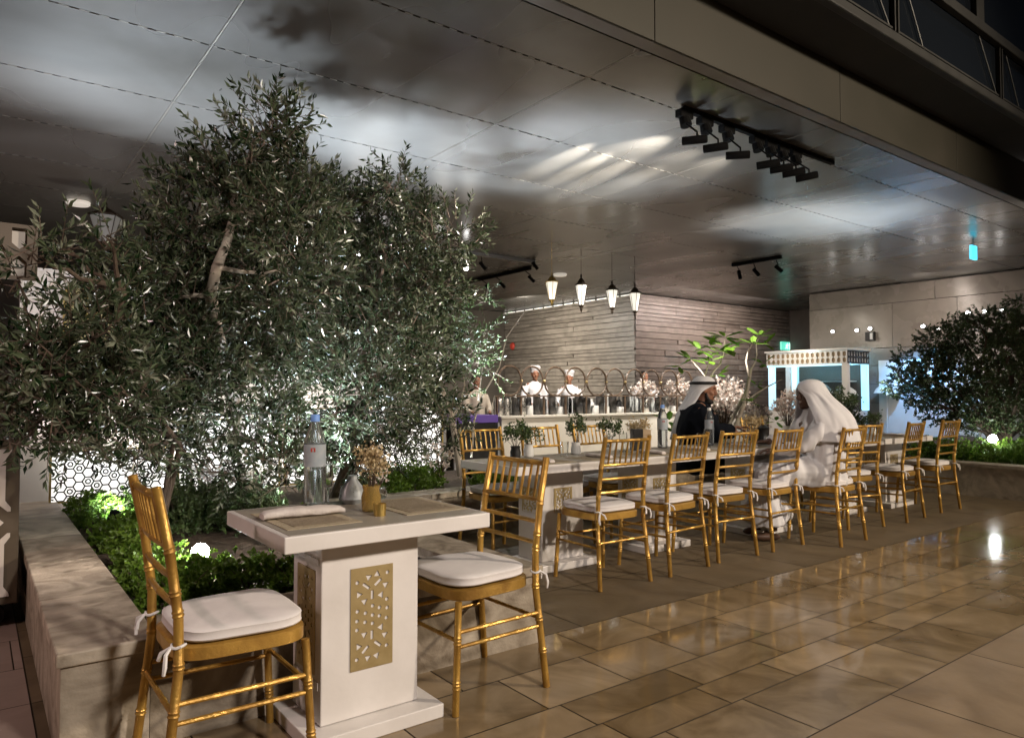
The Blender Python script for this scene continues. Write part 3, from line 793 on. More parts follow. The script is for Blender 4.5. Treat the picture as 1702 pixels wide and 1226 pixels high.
# ------------------------------------------------------------------ gold bamboo chairs
rng = np.random.default_rng(77)
def bamboo(mb, pts, r, rings, seg=10):
    pts = [Vector(p) for p in pts]
    Ls = [0]
    for a, b in zip(pts[:-1], pts[1:]): Ls.append(Ls[-1] + (b - a).length)
    T = Ls[-1]
    def at(s):
        for i in range(len(pts) - 1):
            if s <= Ls[i + 1] + 1e-9:
                return pts[i].lerp(pts[i + 1], (s - Ls[i]) / max(1e-9, Ls[i + 1] - Ls[i]))
        return pts[-1]
    st = [(l, 1.0) for l in Ls]
    for q in rings:
        for dl, k in ((-.011, 1.0), (-.006, 1.22), (-.001, 1.05), (.001, 1.05), (.006, 1.22), (.011, 1.0)):
            s = q * T + dl
            if 0 < s < T: st.append((s, k))
    st.sort()
    ss = []; 
    for s, k in st:
        if ss and s - ss[-1][0] < 1e-4: continue
        ss.append((s, k))
    mb.tube([at(s) for s, k in ss], [r * k for s, k in ss], seg)

CUSH = []
def make_chair():
    t = empty('banquet_chair', (0, 0, 0))
    g = M['gold']
    # seat ring
    n = 40; q = MB(); prof = []
    def sq(t_, a, b, e=4.2):
        cx, sy = math.cos(t_), math.sin(t_)
        return (a * math.copysign(abs(cx) ** (2 / e), cx), b * math.copysign(abs(sy) ** (2 / e), sy))
    def outline(a, b, dy=0.0): 
        o = []
        for k in range(n):
            x, y = sq(2 * PI * k / n, a, b); o.append((x * (1 + .06 * y / b), y + dy))
        return o
    poly = outline(.200, .200); vs = []
    for (a, z) in ((.196, .408), (.203, .412), (.203, .448), (.196, .452)):
        vs += [(x, y, z) for x, y in outline(a, a)]
    fs = [(i * n + k, i * n + (k + 1) % n, (i + 1) * n + (k + 1) % n, (i + 1) * n + k) for i in range(3) for k in range(n)]
    fs += [tuple(range(n))[::-1], tuple(3 * n + k for k in range(n))]
    q.add(vs, fs); q.build('seat_frame', g, t, smooth=True)
    for s in (-1, 1):
        q = MB(); bamboo(q, [(s * .192, .182, .412), (s * .208, .205, 0)], .0135, [.33, .36, .72, .75]); q.build('leg', g, t, smooth=True)
        q = MB(); bamboo(q, [(s * .215, -.238, 0), (s * .196, -.196, .40), (s * .192, -.198, .55), (s * .190, -.225, .75), (s * .188, -.262, .93)], .0145, [.16, .30, .44, .60, .665, .80]); q.build('back_post', g, t, smooth=True)
    def py(z):
        if z < .55: return -.197
        if z < .75: return -.198 - .027 * (z - .55) / .2
        return -.225 - .037 * (z - .75) / .18
    def rail(name, z, r, rings, bow=-.008):
        q = MB(); bamboo(q, [(-.19, py(z), z), (-.1, py(z) + bow * .8, z), (0, py(z) + bow, z), (.1, py(z) + bow * .8, z), (.19, py(z), z)], r, rings, 8); q.build(name, g, t, smooth=True)
    rail('top_rail', .905, .0105, [.25, .75])
    rail('back_rail', .755, .0095, [.5])
    rail('back_rail', .668, .0095, [.5])
    rail('back_rail', .585, .0095, [.5])
    for k in range(7):
        x = -.141 + .047 * k
        bw = -.008 * (1 - (x / .19) ** 2)
        q = MB(); bamboo(q, [(x, py(.905) + bw, .90), (x, py(.76) + bw, .757)], .0062, [.5], 6); q.build('spindle', g, t, smooth=True)
    for s in (-1, 1):
        for z, rr in ((.30, .008), (.245, .008)):
            q = MB(); bamboo(q, [(s * .198, .192, z), (s * .204, -.212, z + .005)], rr, [.3, .7], 8); q.build('stretcher', g, t, smooth=True)
    q = MB(); bamboo(q, [(-.197, .192, .27), (.197, .192, .27)], .008, [.3, .7], 8); q.build('stretcher', g, t, smooth=True)
    q = MB(); bamboo(q, [(-.205, -.212, .28), (.205, -.212, .28)], .008, [.3, .7], 8); q.build('stretcher', g, t, smooth=True)
    def cushion_mesh(sd):
        vs = []; prof = [(.80, .456), (.97, .458), (1.0, .463), (1.008, .466), (1.0, .469), (1.0, .486), (1.008, .489), (.997, .492), (.95, .496), (.87, .499), (.7, .502), (.5, .504), (.25, .505)]
        for a, z in prof:
            for x, y in outline(.196 * a, .192 * a, .004):
                d1 = .6 - 1.8 * abs(noise.noise(Vector((x * 6 + sd * 3, y * 6, sd * 7.0)))); d2 = noise.noise(Vector((x * 14, y * 14, z * 8 + sd)))
                vs.append((x, y, z + (.0045 * d1 + .0025 * d2) * (1 if z > .48 else .5)))
        m_ = len(prof)
        fs = [(i * n + k, i * n + (k + 1) % n, (i + 1) * n + (k + 1) % n, (i + 1) * n + k) for i in range(m_ - 1) for k in range(n)]
        fs += [tuple(range(n))[::-1], tuple((m_ - 1) * n + k for k in range(n))]
        return MB().add(vs, fs)
    q = cushion_mesh(0); q.build('cushion', M['cushion'], t, smooth=True)
    for k in range(1, 5):
        me = cushion_mesh(k).mesh('cushion'); me.materials.append(M['cushion'])
        me.polygons.foreach_set('use_smooth', [True] * len(me.polygons)); CUSH.append(me)
    for s in (-1, 1):
        q = MB()
        ring = [(s * .194 + .019 * math.cos(a), -.197 + .019 * math.sin(a), .470 + .003 * math.sin(2 * a)) for a in [2 * PI * k / 12 for k in range(13)]]
        q.tube(ring, .0045, 6)
        q.tube([(s * .194, -.216, .470), (s * .215, -.235, .455), (s * .222, -.238, .425), (s * .216, -.24, .40)], [.004, .006, .007, .005], 6)
        q.tube([(s * .194, -.216, .470), (s * .178, -.24, .452), (s * .170, -.245, .43)], [.004, .006, .006], 6)
        q.build('tie', M['tie'], t, smooth=True)
    return t
CG = 'gold bamboo style chairs with white seat pads'
chairs = [
    ((0.685, 2.45), -90, 'gold chair nearest the camera, left of the small table, its back seen edge on'),
    ((1.655, 2.50), 91.5, 'gold chair right of the small table, facing the water bottle'),
    ((3.275, 3.405), -2, 'first gold chair of the row with its back to the walkway'),
    ((3.86, 3.405), 4, 'second gold chair from the near end of the row, back to the walkway'),
    ((4.46, 3.43), -3, 'third gold chair of the row, in front of the man in black'),
    ((5.06, 3.42), 2, 'fourth gold chair from the near end of the row, left of the man in white'),
    ((5.635, 3.205), 3, 'gold chair pulled out from the row with the man in white sitting on it'),
    ((6.42, 3.46), -14, 'gold chair standing turned just beyond the man in white'),
    ((7.13, 3.39), 4, 'last but one gold chair at the far end of the row'),
    ((7.99, 3.42), -1, 'last gold chair at the far end of the row, in front of the round tree'),
    ((3.19, 4.40), 180, 'gold chair on the far side in front of the dark bar station'),
    ((3.79, 4.42), 178, 'gold chair on the far side behind the leafy table centrepiece'),
    ((4.36, 4.41), 183, 'gold chair on the far side left of the small water bottle pair'),
    ((6.82, 4.45), 180, 'gold chair on the far side between the two seated men'),
]
proto = make_chair()
for i, ((x, y), rz, lab) in enumerate(chairs):
    o = proto if i == 0 else copy_tree(proto)
    o.location = (x, y, 0.001); o.rotation_euler = (0, 0, R(rz))
    tag(o, lab, 'chair', CG)
    if i:
        for ch in o.children:
            if ch.name.startswith('cushion'): ch.data = CUSH[i % len(CUSH)]

# ------------------------------------------------------------------ white tables with cut gold plates
def ngon(cx, cy, r, n, a0=0.0, sx=1, sy=1): return [(cx + r * sx * math.cos(a0 + 2 * PI * k / n), cy + r * sy * math.sin(a0 + 2 * PI * k / n)) for k in range(n)]
def slot(cx, cy, w, h, ang):
    c_, s_ = math.cos(ang), math.sin(ang)
    return [(cx + x * c_ - y * s_, cy + x * s_ + y * c_) for x, y in ((-w / 2, -h / 2), (w / 2, -h / 2), (w / 2, h / 2), (-w / 2, h / 2))]
def plate_mesh(W, H):
    sx = W / 255.; sz = H / 605.
    u = lambda px, py: ((px - 702) * sx, -(py - 577) * sz)
    polys = [[(-W / 2, -H / 2), (W / 2, -H / 2), (W / 2, H / 2), (-W / 2, H / 2)]]
    for px, py in [(612, 360), (795, 325), (705, 512), (662, 548), (747, 530), (705, 567), (747, 580), (660, 602), (705, 617), (792, 487), (614, 530), (612, 587), (795, 540), (790, 600), (612, 640), (612, 815), (792, 767)]:
        polys.append(ngon(*u(px, py), 12 * sx, 6, .3))
    for px, py, a in [(622, 432, 0), (655, 478, .6), (757, 455, 3.1), (783, 398, .5), (655, 675, .5), (622, 740, 0), (757, 650, 3.1), (780, 700, .5), (680, 337, .4), (732, 326, -.6), (677, 818, .4), (731, 815, 2.9)]:
        polys.append(ngon(*u(px, py), 23 * sx, 3, a))
    for px, py, a in [(702, 445, 0), (702, 685, 0), (666, 388, .9), (738, 375, -.9), (663, 765, -.8), (738, 745, .9)]:
        polys.append(slot(*u(px, py), 17 * sx, 50 * sx, a))
    me = mesh_from_curve(polys, 0.004, 'lattice_panel')
    return me
PLATE = plate_mesh(0.165, 0.36)
SMALLPLATE = plate_mesh(0.165, 0.17)
def table(label, x0, x1, y0, y1, px, py0, py1, group=None, big=True):
    cx, cy = (x0 + x1) / 2, (y0 + y1) / 2
    t = empty('dining_table', (cx, cy, 0)); tag(t, label, 'table', group)
    W = M['white_wood']
    q = MB(); q.box(x0 - cx, x1 - cx, y0 - cy, y1 - cy, .685, .74, .004); q.build('tabletop', W, t)
    q = MB(); q.box(x0 - cx + .022, x1 - cx - .012, y0 - cy + .012, y1 - cy - .022, .7402, .7418); q.build('table_surface', M['taupe'], t)
    p0, p1 = px - .19 - cx, px + .19 - cx; q0, q1 = py0 - cy, py1 - cy
    q = MB(); q.box(p0, p1, q0, q1, .052, .684, .004); q.build('pedestal', W, t)
    q = MB(); q.box(p0 - .065, p1 + .065, q0 - .085, q1 + .04, .0, .05, .004); q.build('base', W, t)
    for k, me in enumerate((PLATE if big else SMALLPLATE,) * 2):
        o = MB().build('lattice_panel', None, t, mesh=me if k == 0 else me.copy())
        o.data.materials.clear(); o.data.materials.append(M['brass'])
        z = .395 if big else .46
        if k == 0: o.rotation_euler = (R(90), 0, 0); o.location = ((p0 + p1) / 2, q0 - .0025, z)
        else: o.rotation_euler = (R(90), 0, R(-90)); o.location = (p0 - .0025, (q0 + q1) / 2, z)
    for za, zb in ((.17, .195), (.60, .62)):
        q = MB(); q.box(p0 - .004, p0 - .001, q0 + .02, q1 - .02, za, zb); q.build('side_rail', W, t)
    return t
table('small white table nearest the camera with a tall water bottle on it', .80, 1.60, 2.27, 2.92, 1.165, 2.395, 2.665)
TG = 'white tables joined in a long row'
table('white table at the near end of the long row', 2.69, 3.79, 3.53, 4.17, 3.29, 3.79, 4.05, TG, False)
table('second white table of the row, carrying the black menu holder', 3.80, 4.91, 3.53, 4.17, 4.28, 3.78, 4.05, TG, False)
table('white table of the row between the two seated men', 4.92, 5.98, 3.53, 4.17, 5.51, 3.66, 3.95, TG, False)
table('white table just beyond the man in white', 6.62, 7.45, 3.50, 4.14, 7.03, 3.76, 4.02, TG, False)
table('white table at the far end of the row near the round tree', 7.46, 8.32, 3.48, 4.12, 7.9, 3.70, 3.96, TG, False)

# ------------------------------------------------------------------ tableware
ZT = 0.742
def bottle(loc, h, label, rz=0.0, cap='cap', group=None):
    t = empty('water_bottle', loc, rz); tag(t, label, 'bottle', group)
    s = h / .345; r = .041 * s
    prof = [(.001, .002), (r * .8, 0), (r, .008 * s)]
    z = .02
    while z < .13:
        prof += [(r, z * s), (r * .96, (z + .008) * s)]; z += .018
    prof += [(r * 1.0, .142 * s), (r * 1.0, .215 * s), (r * .97, .235 * s), (r * .80, .27 * s), (r * .50, .305 * s), (r * .36, .318 * s), (r * .36, .325 * s), (.001, .326 * s)]
    q = MB(); q.lathe(prof, seg=28, caps=False); q.build('body', M['pet'], t, smooth=True)
    q = MB(); q.lathe([(.001, .004), (r * .9, .005), (r * .9, .22 * s), (.001, .2205 * s)], seg=20, caps=False); q.build('water', M['water'], t, smooth=True)
    q = MB(); q.lathe([(r * 1.012, .148 * s), (r * 1.012, .232 * s)], seg=28, caps=False); lb = q.build('label', M['label'], t, smooth=True)
    q = MB()
    for dx in (-.006, .005): q.box(dx * s - .003 * s, dx * s + .003 * s, -r * 1.03, -r * 1.012, .205 * s, .217 * s)
    q.box(-.009 * s, .008 * s, -r * 1.03, -r * 1.012, .2175 * s, .220 * s)
    q.build('label_mark', M['red'], lb)
    q = MB(); q.lathe([(.001, .318 * s), (r * .42, .3185 * s), (r * .42, .342 * s), (r * .36, .345 * s), (.001, .3455 * s)], seg=20, caps=False); q.build('cap', M[cap], t, smooth=True)
    return t
def local_r(ang): return R(ang)
bottle((1.125, 2.845, ZT), .37, 'tall clear water bottle with a blue cap on the small near table', R(-30))
def tumbler(loc, label, h=.11, r=.033, group='drinking glasses on the tables', m='glass'):
    q = MB(); q.lathe([(.001, .0), (r * .8, .0), (r, h), (r * .93, h), (r * .74, .008), (.001, .008)], seg=20, caps=False)
    o = q.build('drinking_glass', M[m], smooth=True); o.location = loc; tag(o, label, 'glass', group); return o
def goblet(loc, label, h=.15, r=.034):
    q = MB(); q.lathe([(.001, 0), (r * .9, .001), (r * .85, .004), (.006, .01), (.004, h * .4), (r * .7, h * .5), (r, h * .75), (r * .85, h), (r * .8, h), (r * .92, h * .75), (r * .6, h * .53), (.001, h * .47)], seg=20, caps=False)
    o = q.build('wine_glass', M['glass'], smooth=True); o.location = loc; tag(o, label, 'glass', 'drinking glasses on the tables'); return o
def placemat(cx, cy, label, rz=0, w=.40, d_=.29):
    t = empty('placemat', (cx, cy, ZT), R(rz)); tag(t, label, 'placemat', 'woven placemats on the tables')
    q = MB(); q.box(-w / 2, w / 2, -d_ / 2, d_ / 2, 0, .0025); q.build('border', M['matborder'], t)
    q = MB(); q.box(-w / 2 + .035, w / 2 - .035, -d_ / 2 + .035, d_ / 2 - .035, .0027, .004); q.build('weave', M['placemat'], t)
def napkin(cx, cy, label, rz=0, L=.30, W=.075, h=.03):
    rr = random.Random(label); q = MB(); n = 22; vs = []; k = 14
    for i in range(n):
        u = i / (n - 1); 
        wv = W * (0.75 + .25 * math.sin(u * PI)) * (1.0 + .08 * math.sin(u * 19)); hh = h * (.72 + .28 * math.sin(u * 2.6 + .4)) * (1 if 0 < i < n - 1 else .75)
        for j_ in range(k):
            a = 2 * PI * j_ / k
            x = -L / 2 + L * u
            y = math.copysign(abs(math.cos(a)) ** .6, math.cos(a)) * wv / 2; z = hh / 2 + math.copysign(abs(math.sin(a)) ** .8, math.sin(a)) * hh / 2
            z += .004 * noise.noise(Vector((x * 22, y * 40, z * 60 + 5)))
            vs.append((x, y, max(.0, z)))
    fs = [(i * k + j_, i * k + (j_ + 1) % k, (i + 1) * k + (j_ + 1) % k, (i + 1) * k + j_) for i in range(n - 1) for j_ in range(k)]
    fs += [tuple(range(k))[::-1], tuple((n - 1) * k + j_ for j_ in range(k))]
    q.add(vs, fs); o = q.build('napkin', M['napkin'], smooth=True); o.location = (cx, cy, ZT + .0045); o.rotation_euler = (0, 0, R(rz))
    tag(o, label, 'napkin', 'rolled cloth napkins'); return o
def cutlery(cx, cy, label, rz=0, L=.2):
    t = empty('table_knife', (cx, cy, ZT + .0045), R(rz)); tag(t, label, 'cutlery')
    q = MB(); q.tube([(-L / 2, 0, .007), (-L / 4, 0, .008), (0, 0, .007)], [.006, .008, .005], 8); q.build('handle', M['blackplastic'], t, smooth=True)
    q = MB(); q.box(0, L / 2, -.007, .007, .005, .0065); q.build('blade', M['steel'], t)
def flower_vase(loc, label, m='dried', seed=0, vase='amber', h=.10, spread=.055, fh=.13, n=420, L=.016, W=.012):
    global rng
    rng = np.random.default_rng(900 + seed)
    t = empty('flower_vase', loc); tag(t, label, 'vase', 'small vases on the tables')
    q = MB(); q.lathe([(.001, 0), (.030, 0), (.036, .006), (.038, h * .55), (.031, h * .82), (.036, h), (.032, h), (.028, h * .82), (.034, h * .5), (.03, .01), (.001, .01)], seg=24, caps=False)
    q.build('vase', M[vase], t, smooth=True)
    lv = Leaves(); br = MB()
    for k in range(16):
        a = rng.random() * 2 * PI; rr = spread * math.sqrt(rng.random())
        e = np.array([math.cos(a) * rr, math.sin(a) * rr, h + fh * rng.uniform(.45, 1)])
        br.tube([(0, 0, .02), (e[0] * .25, e[1] * .25, h), e], [.0016, .0014, .001], 4, cap=False)
        for _ in range(n // 16):
            p = e + rng.normal(size=3) * np.array([.014, .014, .022])
            lv.leaf(p, rng.normal(size=3) + np.array([0, 0, .5]), L * rng.uniform(.6, 1.2), W, rng.random())
    br.build('stems', M['bark'], t); lv.build('flowers', M[m], t)
    return t
flower_vase((1.245, 2.57, ZT), 'amber glass with dried flowers on the small near table', 'dried', 1, n=520, fh=.125, spread=.045)
q = MB(); q.lathe([(.001, 0), (.022, 0), (.024, .045), (.022, .045), (.02, .006), (.001, .006)], seg=20, caps=False)
o = q.build('candle_holder', M['gold_metal'], smooth=True); o.location = (1.225, 2.455, ZT); tag(o, 'small gold candle holder in front of the dried flowers', 'candle holder')
placemat(1.44, 2.59, 'woven placemat at the right end of the small near table', 90, .40, .27)
placemat(.98, 2.57, 'woven placemat under the rolled napkin on the small near table', 90, .40, .27)
napkin(.985, 2.60, 'rolled white napkin left on the small near table', -4, .30, .09, .034)
cutlery(1.10, 2.70, 'dark handled knife lying by the tall water bottle', 35, .17)
goblet((1.145, 2.755, ZT), 'slim clear glass beside the tall water bottle', .17, .022)
# frosted glass upright beside flowers
q = MB(); q.lathe([(.001, 0), (.035, 0), (.055, .02), (.048, .06), (.02, .10), (.018, .115), (.016, .115), (.018, .10), (.044, .06), (.05, .022), (.001, .006)], seg=24, caps=False)
o = q.build('glass_carafe', M['paper'], smooth=True); o.location = (1.27, 2.80, ZT); tag(o, 'frosted glass carafe behind the dried flowers', 'carafe')
flower_vase((1.42, 2.86, ZT), 'tiny white flowers at the back corner of the small near table', 'white_petal', 12, 'glass', .05, .03, .05, 90, .012, .009)

bottle((4.62, 4.05, ZT), .36, 'large water bottle near the black menu holder on the long table', R(-35))
bottle((5.20, 4.02, ZT), .33, 'water bottle with a pinkish label in front of the man in black', R(-20), 'ceramic')
t = empty('menu_holder', (4.28, 4.00, ZT), R(-25)); tag(t, 'black menu holder with a wooden side on the second table', 'menu holder')
q = MB(); q.box(-.06, .02, -.04, .04, 0, .17, .004); q.build('box', M['blackplastic'], t)
q = MB(); q.box(.022, .09, -.035, .035, 0, .165, .003); q.build('wood_block', M['woodbox'], t)
VG = [((3.02, 3.98), 'leafy pot at the near left end of the long table', 'boxleaf', 'blackplastic'), ((3.62, 4.02), 'taller leafy pot in the middle of the first row table', 'boxleaf', 'ceramic'), ((3.20, 4.06), 'second leafy pot on the first row table', 'boxleaf', 'ceramic'),
      ((4.40, 4.12), 'brown flower vase right of the large bottle', 'dried', 'amber'), ((4.05, 4.10), 'small leafy pot left of the black menu holder', 'boxleaf', 'ceramic'), ((5.82, 3.98), 'gold-leaved vase between the two seated men', 'dried', 'amber'),
      ((7.2, 3.95), 'leafy pot on the table beyond the man in white', 'boxleaf', 'blackplastic'), ((7.95, 3.95), 'leafy pot at the far end of the long row', 'boxleaf', 'ceramic')]
for k, ((x, y), lab, m, v) in enumerate(VG):
    flower_vase((x, y, ZT), lab, m, 20 + k, v, .09, .09, .13 + .05 * (k == 1), 420, .026, .014)
t = empty('candle_lantern', (5.74, 3.84, ZT)); tag(t, 'black candle lantern at the end of the table by the man in white', 'lantern')
q = MB(); q.lathe([(.001, 0), (.06, 0), (.065, .01), (.045, .05), (.04, .12), (.055, .14), (.02, .17), (.001, .171)], seg=16, caps=False); q.build('body', M['blackplastic'], t, smooth=True)
q = MB(); q.lathe([(.001, .17), (.008, .17), (.008, .19), (.001, .192)], seg=10, caps=False); q.build('knob', M['gold_metal'], t, smooth=True)
for k, (x, y) in enumerate([(3.40, 3.90), (3.72, 3.78), (4.02, 3.86), (4.08, 3.98), (4.55, 3.82), (5.02, 3.90), (5.08, 4.02), (5.40, 3.80)]):
    L_ = ['beside the first leafy pots', 'at the right end of the first row table', 'left of the menu holder', 'behind another glass left of the menu holder', 'in front of the large row bottle', 'left of the pinkish bottle', 'behind the glass left of the pinkish bottle', 'by the phone of the man in black'][k]
    (goblet if k % 2 else tumbler)((x, y, ZT), 'clear glass ' + L_, )
for k, (x, y, lab) in enumerate([(3.02, 3.70, 'on the near left corner of the row'), (3.55, 3.70, 'on the right half of the first row table'), (4.10, 3.70, 'on the left half of the second row table'), (4.62, 3.70, 'on the right half of the second row table'), (5.25, 3.70, 'in front of the fourth row chair'), (6.95, 3.68, 'on the table beyond the man in white'), (7.85, 3.66, 'on the last table of the row')]):
    placemat(x, y, 'woven placemat ' + lab, 0, .40, .27)
    napkin(x, y, 'rolled napkin on the placemat ' + lab[:40], 90, .24, .06, .026)
q = MB(); q.box(-.075, .075, -.038, .038, 0, .009, .004); o = q.build('phone', M['steel']); o.location = (5.52, 4.02, ZT); o.rotation_euler = (0, 0, R(20)); tag(o, 'flat silver phone on the table in front of the man in black', 'phone')

# ------------------------------------------------------------------ people
def hand(mb, w, d, side, curl=.5, s=1.0):
    """palm and five fingers at wrist w, pointing along d; side = +1/-1 thumb side"""
    d = Vector(d).normalized(); up = Vector((0, 0, 1)); sd = d.cross(up).normalized() * side; dn = sd.cross(d).normalized()
    if dn.z > 0: dn = -dn
    w = Vector(w)
    mb.ell(w + d * .045 * s, (.030 * s, .042 * s, .016 * s), Matrix((sd, d, dn)).transposed().to_euler(), 12, 8)
    for k, (o, L) in enumerate([(-.026, .058), (-.009, .072), (.009, .078), (.026, .07)]):
        b = w + d * .078 * s + sd * o * s
        m = b + (d * (1 - curl * .3) + dn * curl * .5) * L * .5 * s
        e = m + (d * (1 - curl) + dn * curl) * L * .5 * s
        mb.tube([b - d * .015, b, m, e], [.009 * s, .009 * s, .008 * s, .006 * s], 8)
    b = w + d * .03 * s + sd * .028 * s
    mb.tube([b, b + (sd * .7 + d * .5 + dn * .3) * .03 * s, b + (sd * .6 + d * 1.2 + dn * .5) * .052 * s], [.011 * s, .010 * s, .007 * s], 8)

def head_prims(mb, c, f, s=1.0):
    """head with face towards f at centre c"""
    c = Vector(c); f = Vector(f).normalized(); l = Vector((0, 0, 1)).cross(f).normalized(); u = f.cross(l).normalized()
    Rm = Matrix((f, l, u)).transposed(); e = Rm.to_euler()
    P = lambda a, b, z: c + (f * a + l * b + u * z) * s
    mb.ell(P(-.01, 0, .025), (.098 * s, .076 * s, .098 * s), e)
    mb.ell(P(.022, 0, -.045), (.068 * s, .058 * s, .075 * s), e)
    mb.ell(P(.068, 0, -.095), (.026 * s, .028 * s, .022 * s), e)
    mb.tube([P(.085, 0, .022), P(.108, 0, -.022), P(.096, 0, -.034)], [.009 * s, .017 * s, .012 * s], 8)
    mb.ell(P(.082, 0, .034), (.018 * s, .055 * s, .012 * s), e)
    mb.ell(P(.088, 0, -.060), (.012 * s, .026 * s, .008 * s), e); mb.ell(P(.085, 0, -.074), (.012 * s, .022 * s, .008 * s), e)
    for k in (-1, 1):
        mb.ell(P(-.005, .078 * k, -.005), (.020 * s, .010 * s, .032 * s), e)
        mb.ell(P(.060, .040 * k, -.02), (.025 * s, .02 * s, .02 * s), e)
    return P, e

def person(label, loc, rz, prims_fn, skin, scale=1.0, voxel=.006):
    mb = MB(); info = prims_fn(mb)
    me = remesh(mb, voxel, 3, 'person')
    o = bpy.data.objects.new('person', me); me.materials.append(M[skin])
    me.polygons.foreach_set('use_smooth', [True] * len(me.polygons))
    o.location = loc; o.rotation_euler = (0, 0, rz); o.scale = (scale,) * 3
    COL.objects.link(o); tag(o, label, 'person')
    return o, info

def cloth(name, prims_fn, m, parent, voxel=.012, folds=.010, fs=(9, 9, 2.2), smooth=6):
    mb = MB(); prims_fn(mb)
    def disp(p):
        a = .7 - 1.9 * abs(noise.noise(Vector((p.x * fs[0], p.y * fs[1], p.z * fs[2]))))
        b = noise.noise(Vector((p.x * fs[0] * 2.3, p.y * fs[1] * 2.3, p.z * fs[2] * 2 + 4)))
        return folds * (a + .5 * b)
    me = remesh(mb, voxel, smooth, name, disp)
    me.materials.append(M[m]); me.polygons.foreach_set('use_smooth', [True] * len(me.polygons))
    o = bpy.data.objects.new(name, me); COL.objects.link(o); o.parent = parent
    return o

def headcloth(name, hc, rings, m, parent, N=44, tilt=0.0, thick=.006, wob=.012):
    """rings: (dx, dz, rx, ry, opening half angle in degrees)"""
    vs = []
    for i, (dx, dz, rx, ry, a) in enumerate(rings):
        for k in range(N + 1):
            th = R(a) + (2 * PI - 2 * R(a)) * k / N
            wv = (wob * (.6 - 1.6 * abs(noise.noise(Vector((math.cos(th) * 4.5, math.sin(th) * 4.5, i * .16 + 9))))) + .6 * wob * noise.noise(Vector((math.cos(th) * 3, math.sin(th) * 3, i * .35)))) * min(1, max(0, (i - 3)) / 3)
            vs.append((hc[0] + dx + (rx + wv) * math.cos(th), hc[1] + (ry + wv) * math.sin(th), hc[2] + dz + wv * .6))
    fs = [(i * (N + 1) + k, i * (N + 1) + k + 1, (i + 1) * (N + 1) + k + 1, (i + 1) * (N + 1) + k) for i in range(len(rings) - 1) for k in range(N)]
    o = MB().add(vs, fs).build(name, M[m], parent, smooth=True)
    s_ = o.modifiers.new('sub', 'SUBSURF'); s_.levels = 1; s_.render_levels = 2
    s2 = o.modifiers.new('sol', 'SOLIDIFY'); s2.thickness = thick; s2.offset = 1
    return o

# man in black, seated beyond the table, looking down to the right
HB = (.05, 0, 1.165)
def man1(mb):
    mb.ell((0, 0, .55), (.13, .16, .12)); mb.tube([(0, 0, .52), (.0, 0, .75), (.0, 0, .95), (.02, 0, 1.03)], [.15, .14, .15, .06], 14)
    mb.tube([(.0, -.16, .99), (0, .16, .99)], [.06, .06], 10)
    mb.tube([(.015, 0, 1.0), (.035, 0, 1.10)], [.058, .052], 10)
    P, e = head_prims(mb, HB, (1, 0.05, -.22), 1.0)
    for s, el, wr, hd in ((-1, (.12, -.27, .80), (.30, -.13, .815), (1, .25, .25)), (1, (.14, .27, .78), (.34, .16, .765), (1, -.15, -.02))):
        mb.tube([(0, s * .17, .985), el, wr], [.052, .042, .027], 10)
        hand(mb, wr, hd, -s, .55)
        mb.tube([(0, s * .09, .53), (.22, s * .11, .55), (.43, s * .11, .50)], [.085, .078, .058], 10)
        mb.tube([(.43, s * .11, .50), (.43, s * .11, .28), (.42, s * .11, .08)], [.056, .05, .035], 10)
        mb.ell((.49, s * .11, .035), (.12, .042, .035))
    return P
m1, P1 = person('man in a black robe and white headcloth looking down', (5.63, 4.47, 0.0), R(-50), man1, 'skin_tan', 1.06, .006)
def robe1(mb):
    mb.tube([(-.01, 0, .42), (-.01, 0, .60), (-.02, 0, .80), (-.01, 0, .95), (.015, 0, 1.02), (.028, 0, 1.055)], [.235, .215, .20, .175, .10, .065], 22)
    mb.tube([(-.01, -.20, .965), (-.01, 0, 1.0), (-.01, .20, .965)], [.07, .075, .07], 12)
    mb.ell((-.04, -.08, .72), (.17, .22, .33)); mb.ell((-.04, .08, .72), (.17, .22, .33))
    for s, el, wr in ((-1, (.12, -.29, .79), (.27, -.145, .81)), (1, (.14, .29, .77), (.31, .175, .767))):
        mb.tube([(0, s * .19, .965), (.06, s * .25, .87), el, wr], [.075, .085, .085, .055], 12)
        mb.tube([(0, s * .10, .53), (.22, s * .12, .55), (.45, s * .12, .50), (.45, s * .12, .25), (.43, s * .12, .10)], [.12, .11, .085, .085, .09], 12)
    mb.ell((.2, 0, .50), (.25, .12, .08)); mb.ell((.43, 0, .30), (.06, .12, .2))
cloth('robe', robe1, 'black_cloth', m1, .013, .008)
headcloth('headcloth', HB, [(-.015, .125, .012, .012, 0), (-.012, .122, .05, .045, 0), (-.01, .098, .092, .078, 0), (-.01, .060, .113, .092, 0), (-.015, .038, .116, .095, 8),
                            (-.02, .005, .118, .098, 78), (-.035, -.05, .122, .106, 96), (-.055, -.11, .13, .13, 98), (-.085, -.17, .14, .15, 112), (-.135, -.25, .13, .15, 122), (-.18, -.36, .11, .14, 128), (-.21, -.46, .10, .12, 130)], 'white_cloth', m1)
q = MB()
for dz, k in ((.052, 1.0), (.064, .985)):
    q.tube([(HB[0] - .012 + .119 * k * math.cos(a), .099 * k * math.sin(a), HB[2] + dz) for a in [2 * PI * j_ / 28 for j_ in range(29)]], .0075, 7)
q.build('head_cord', M['hair'], m1, smooth=True)
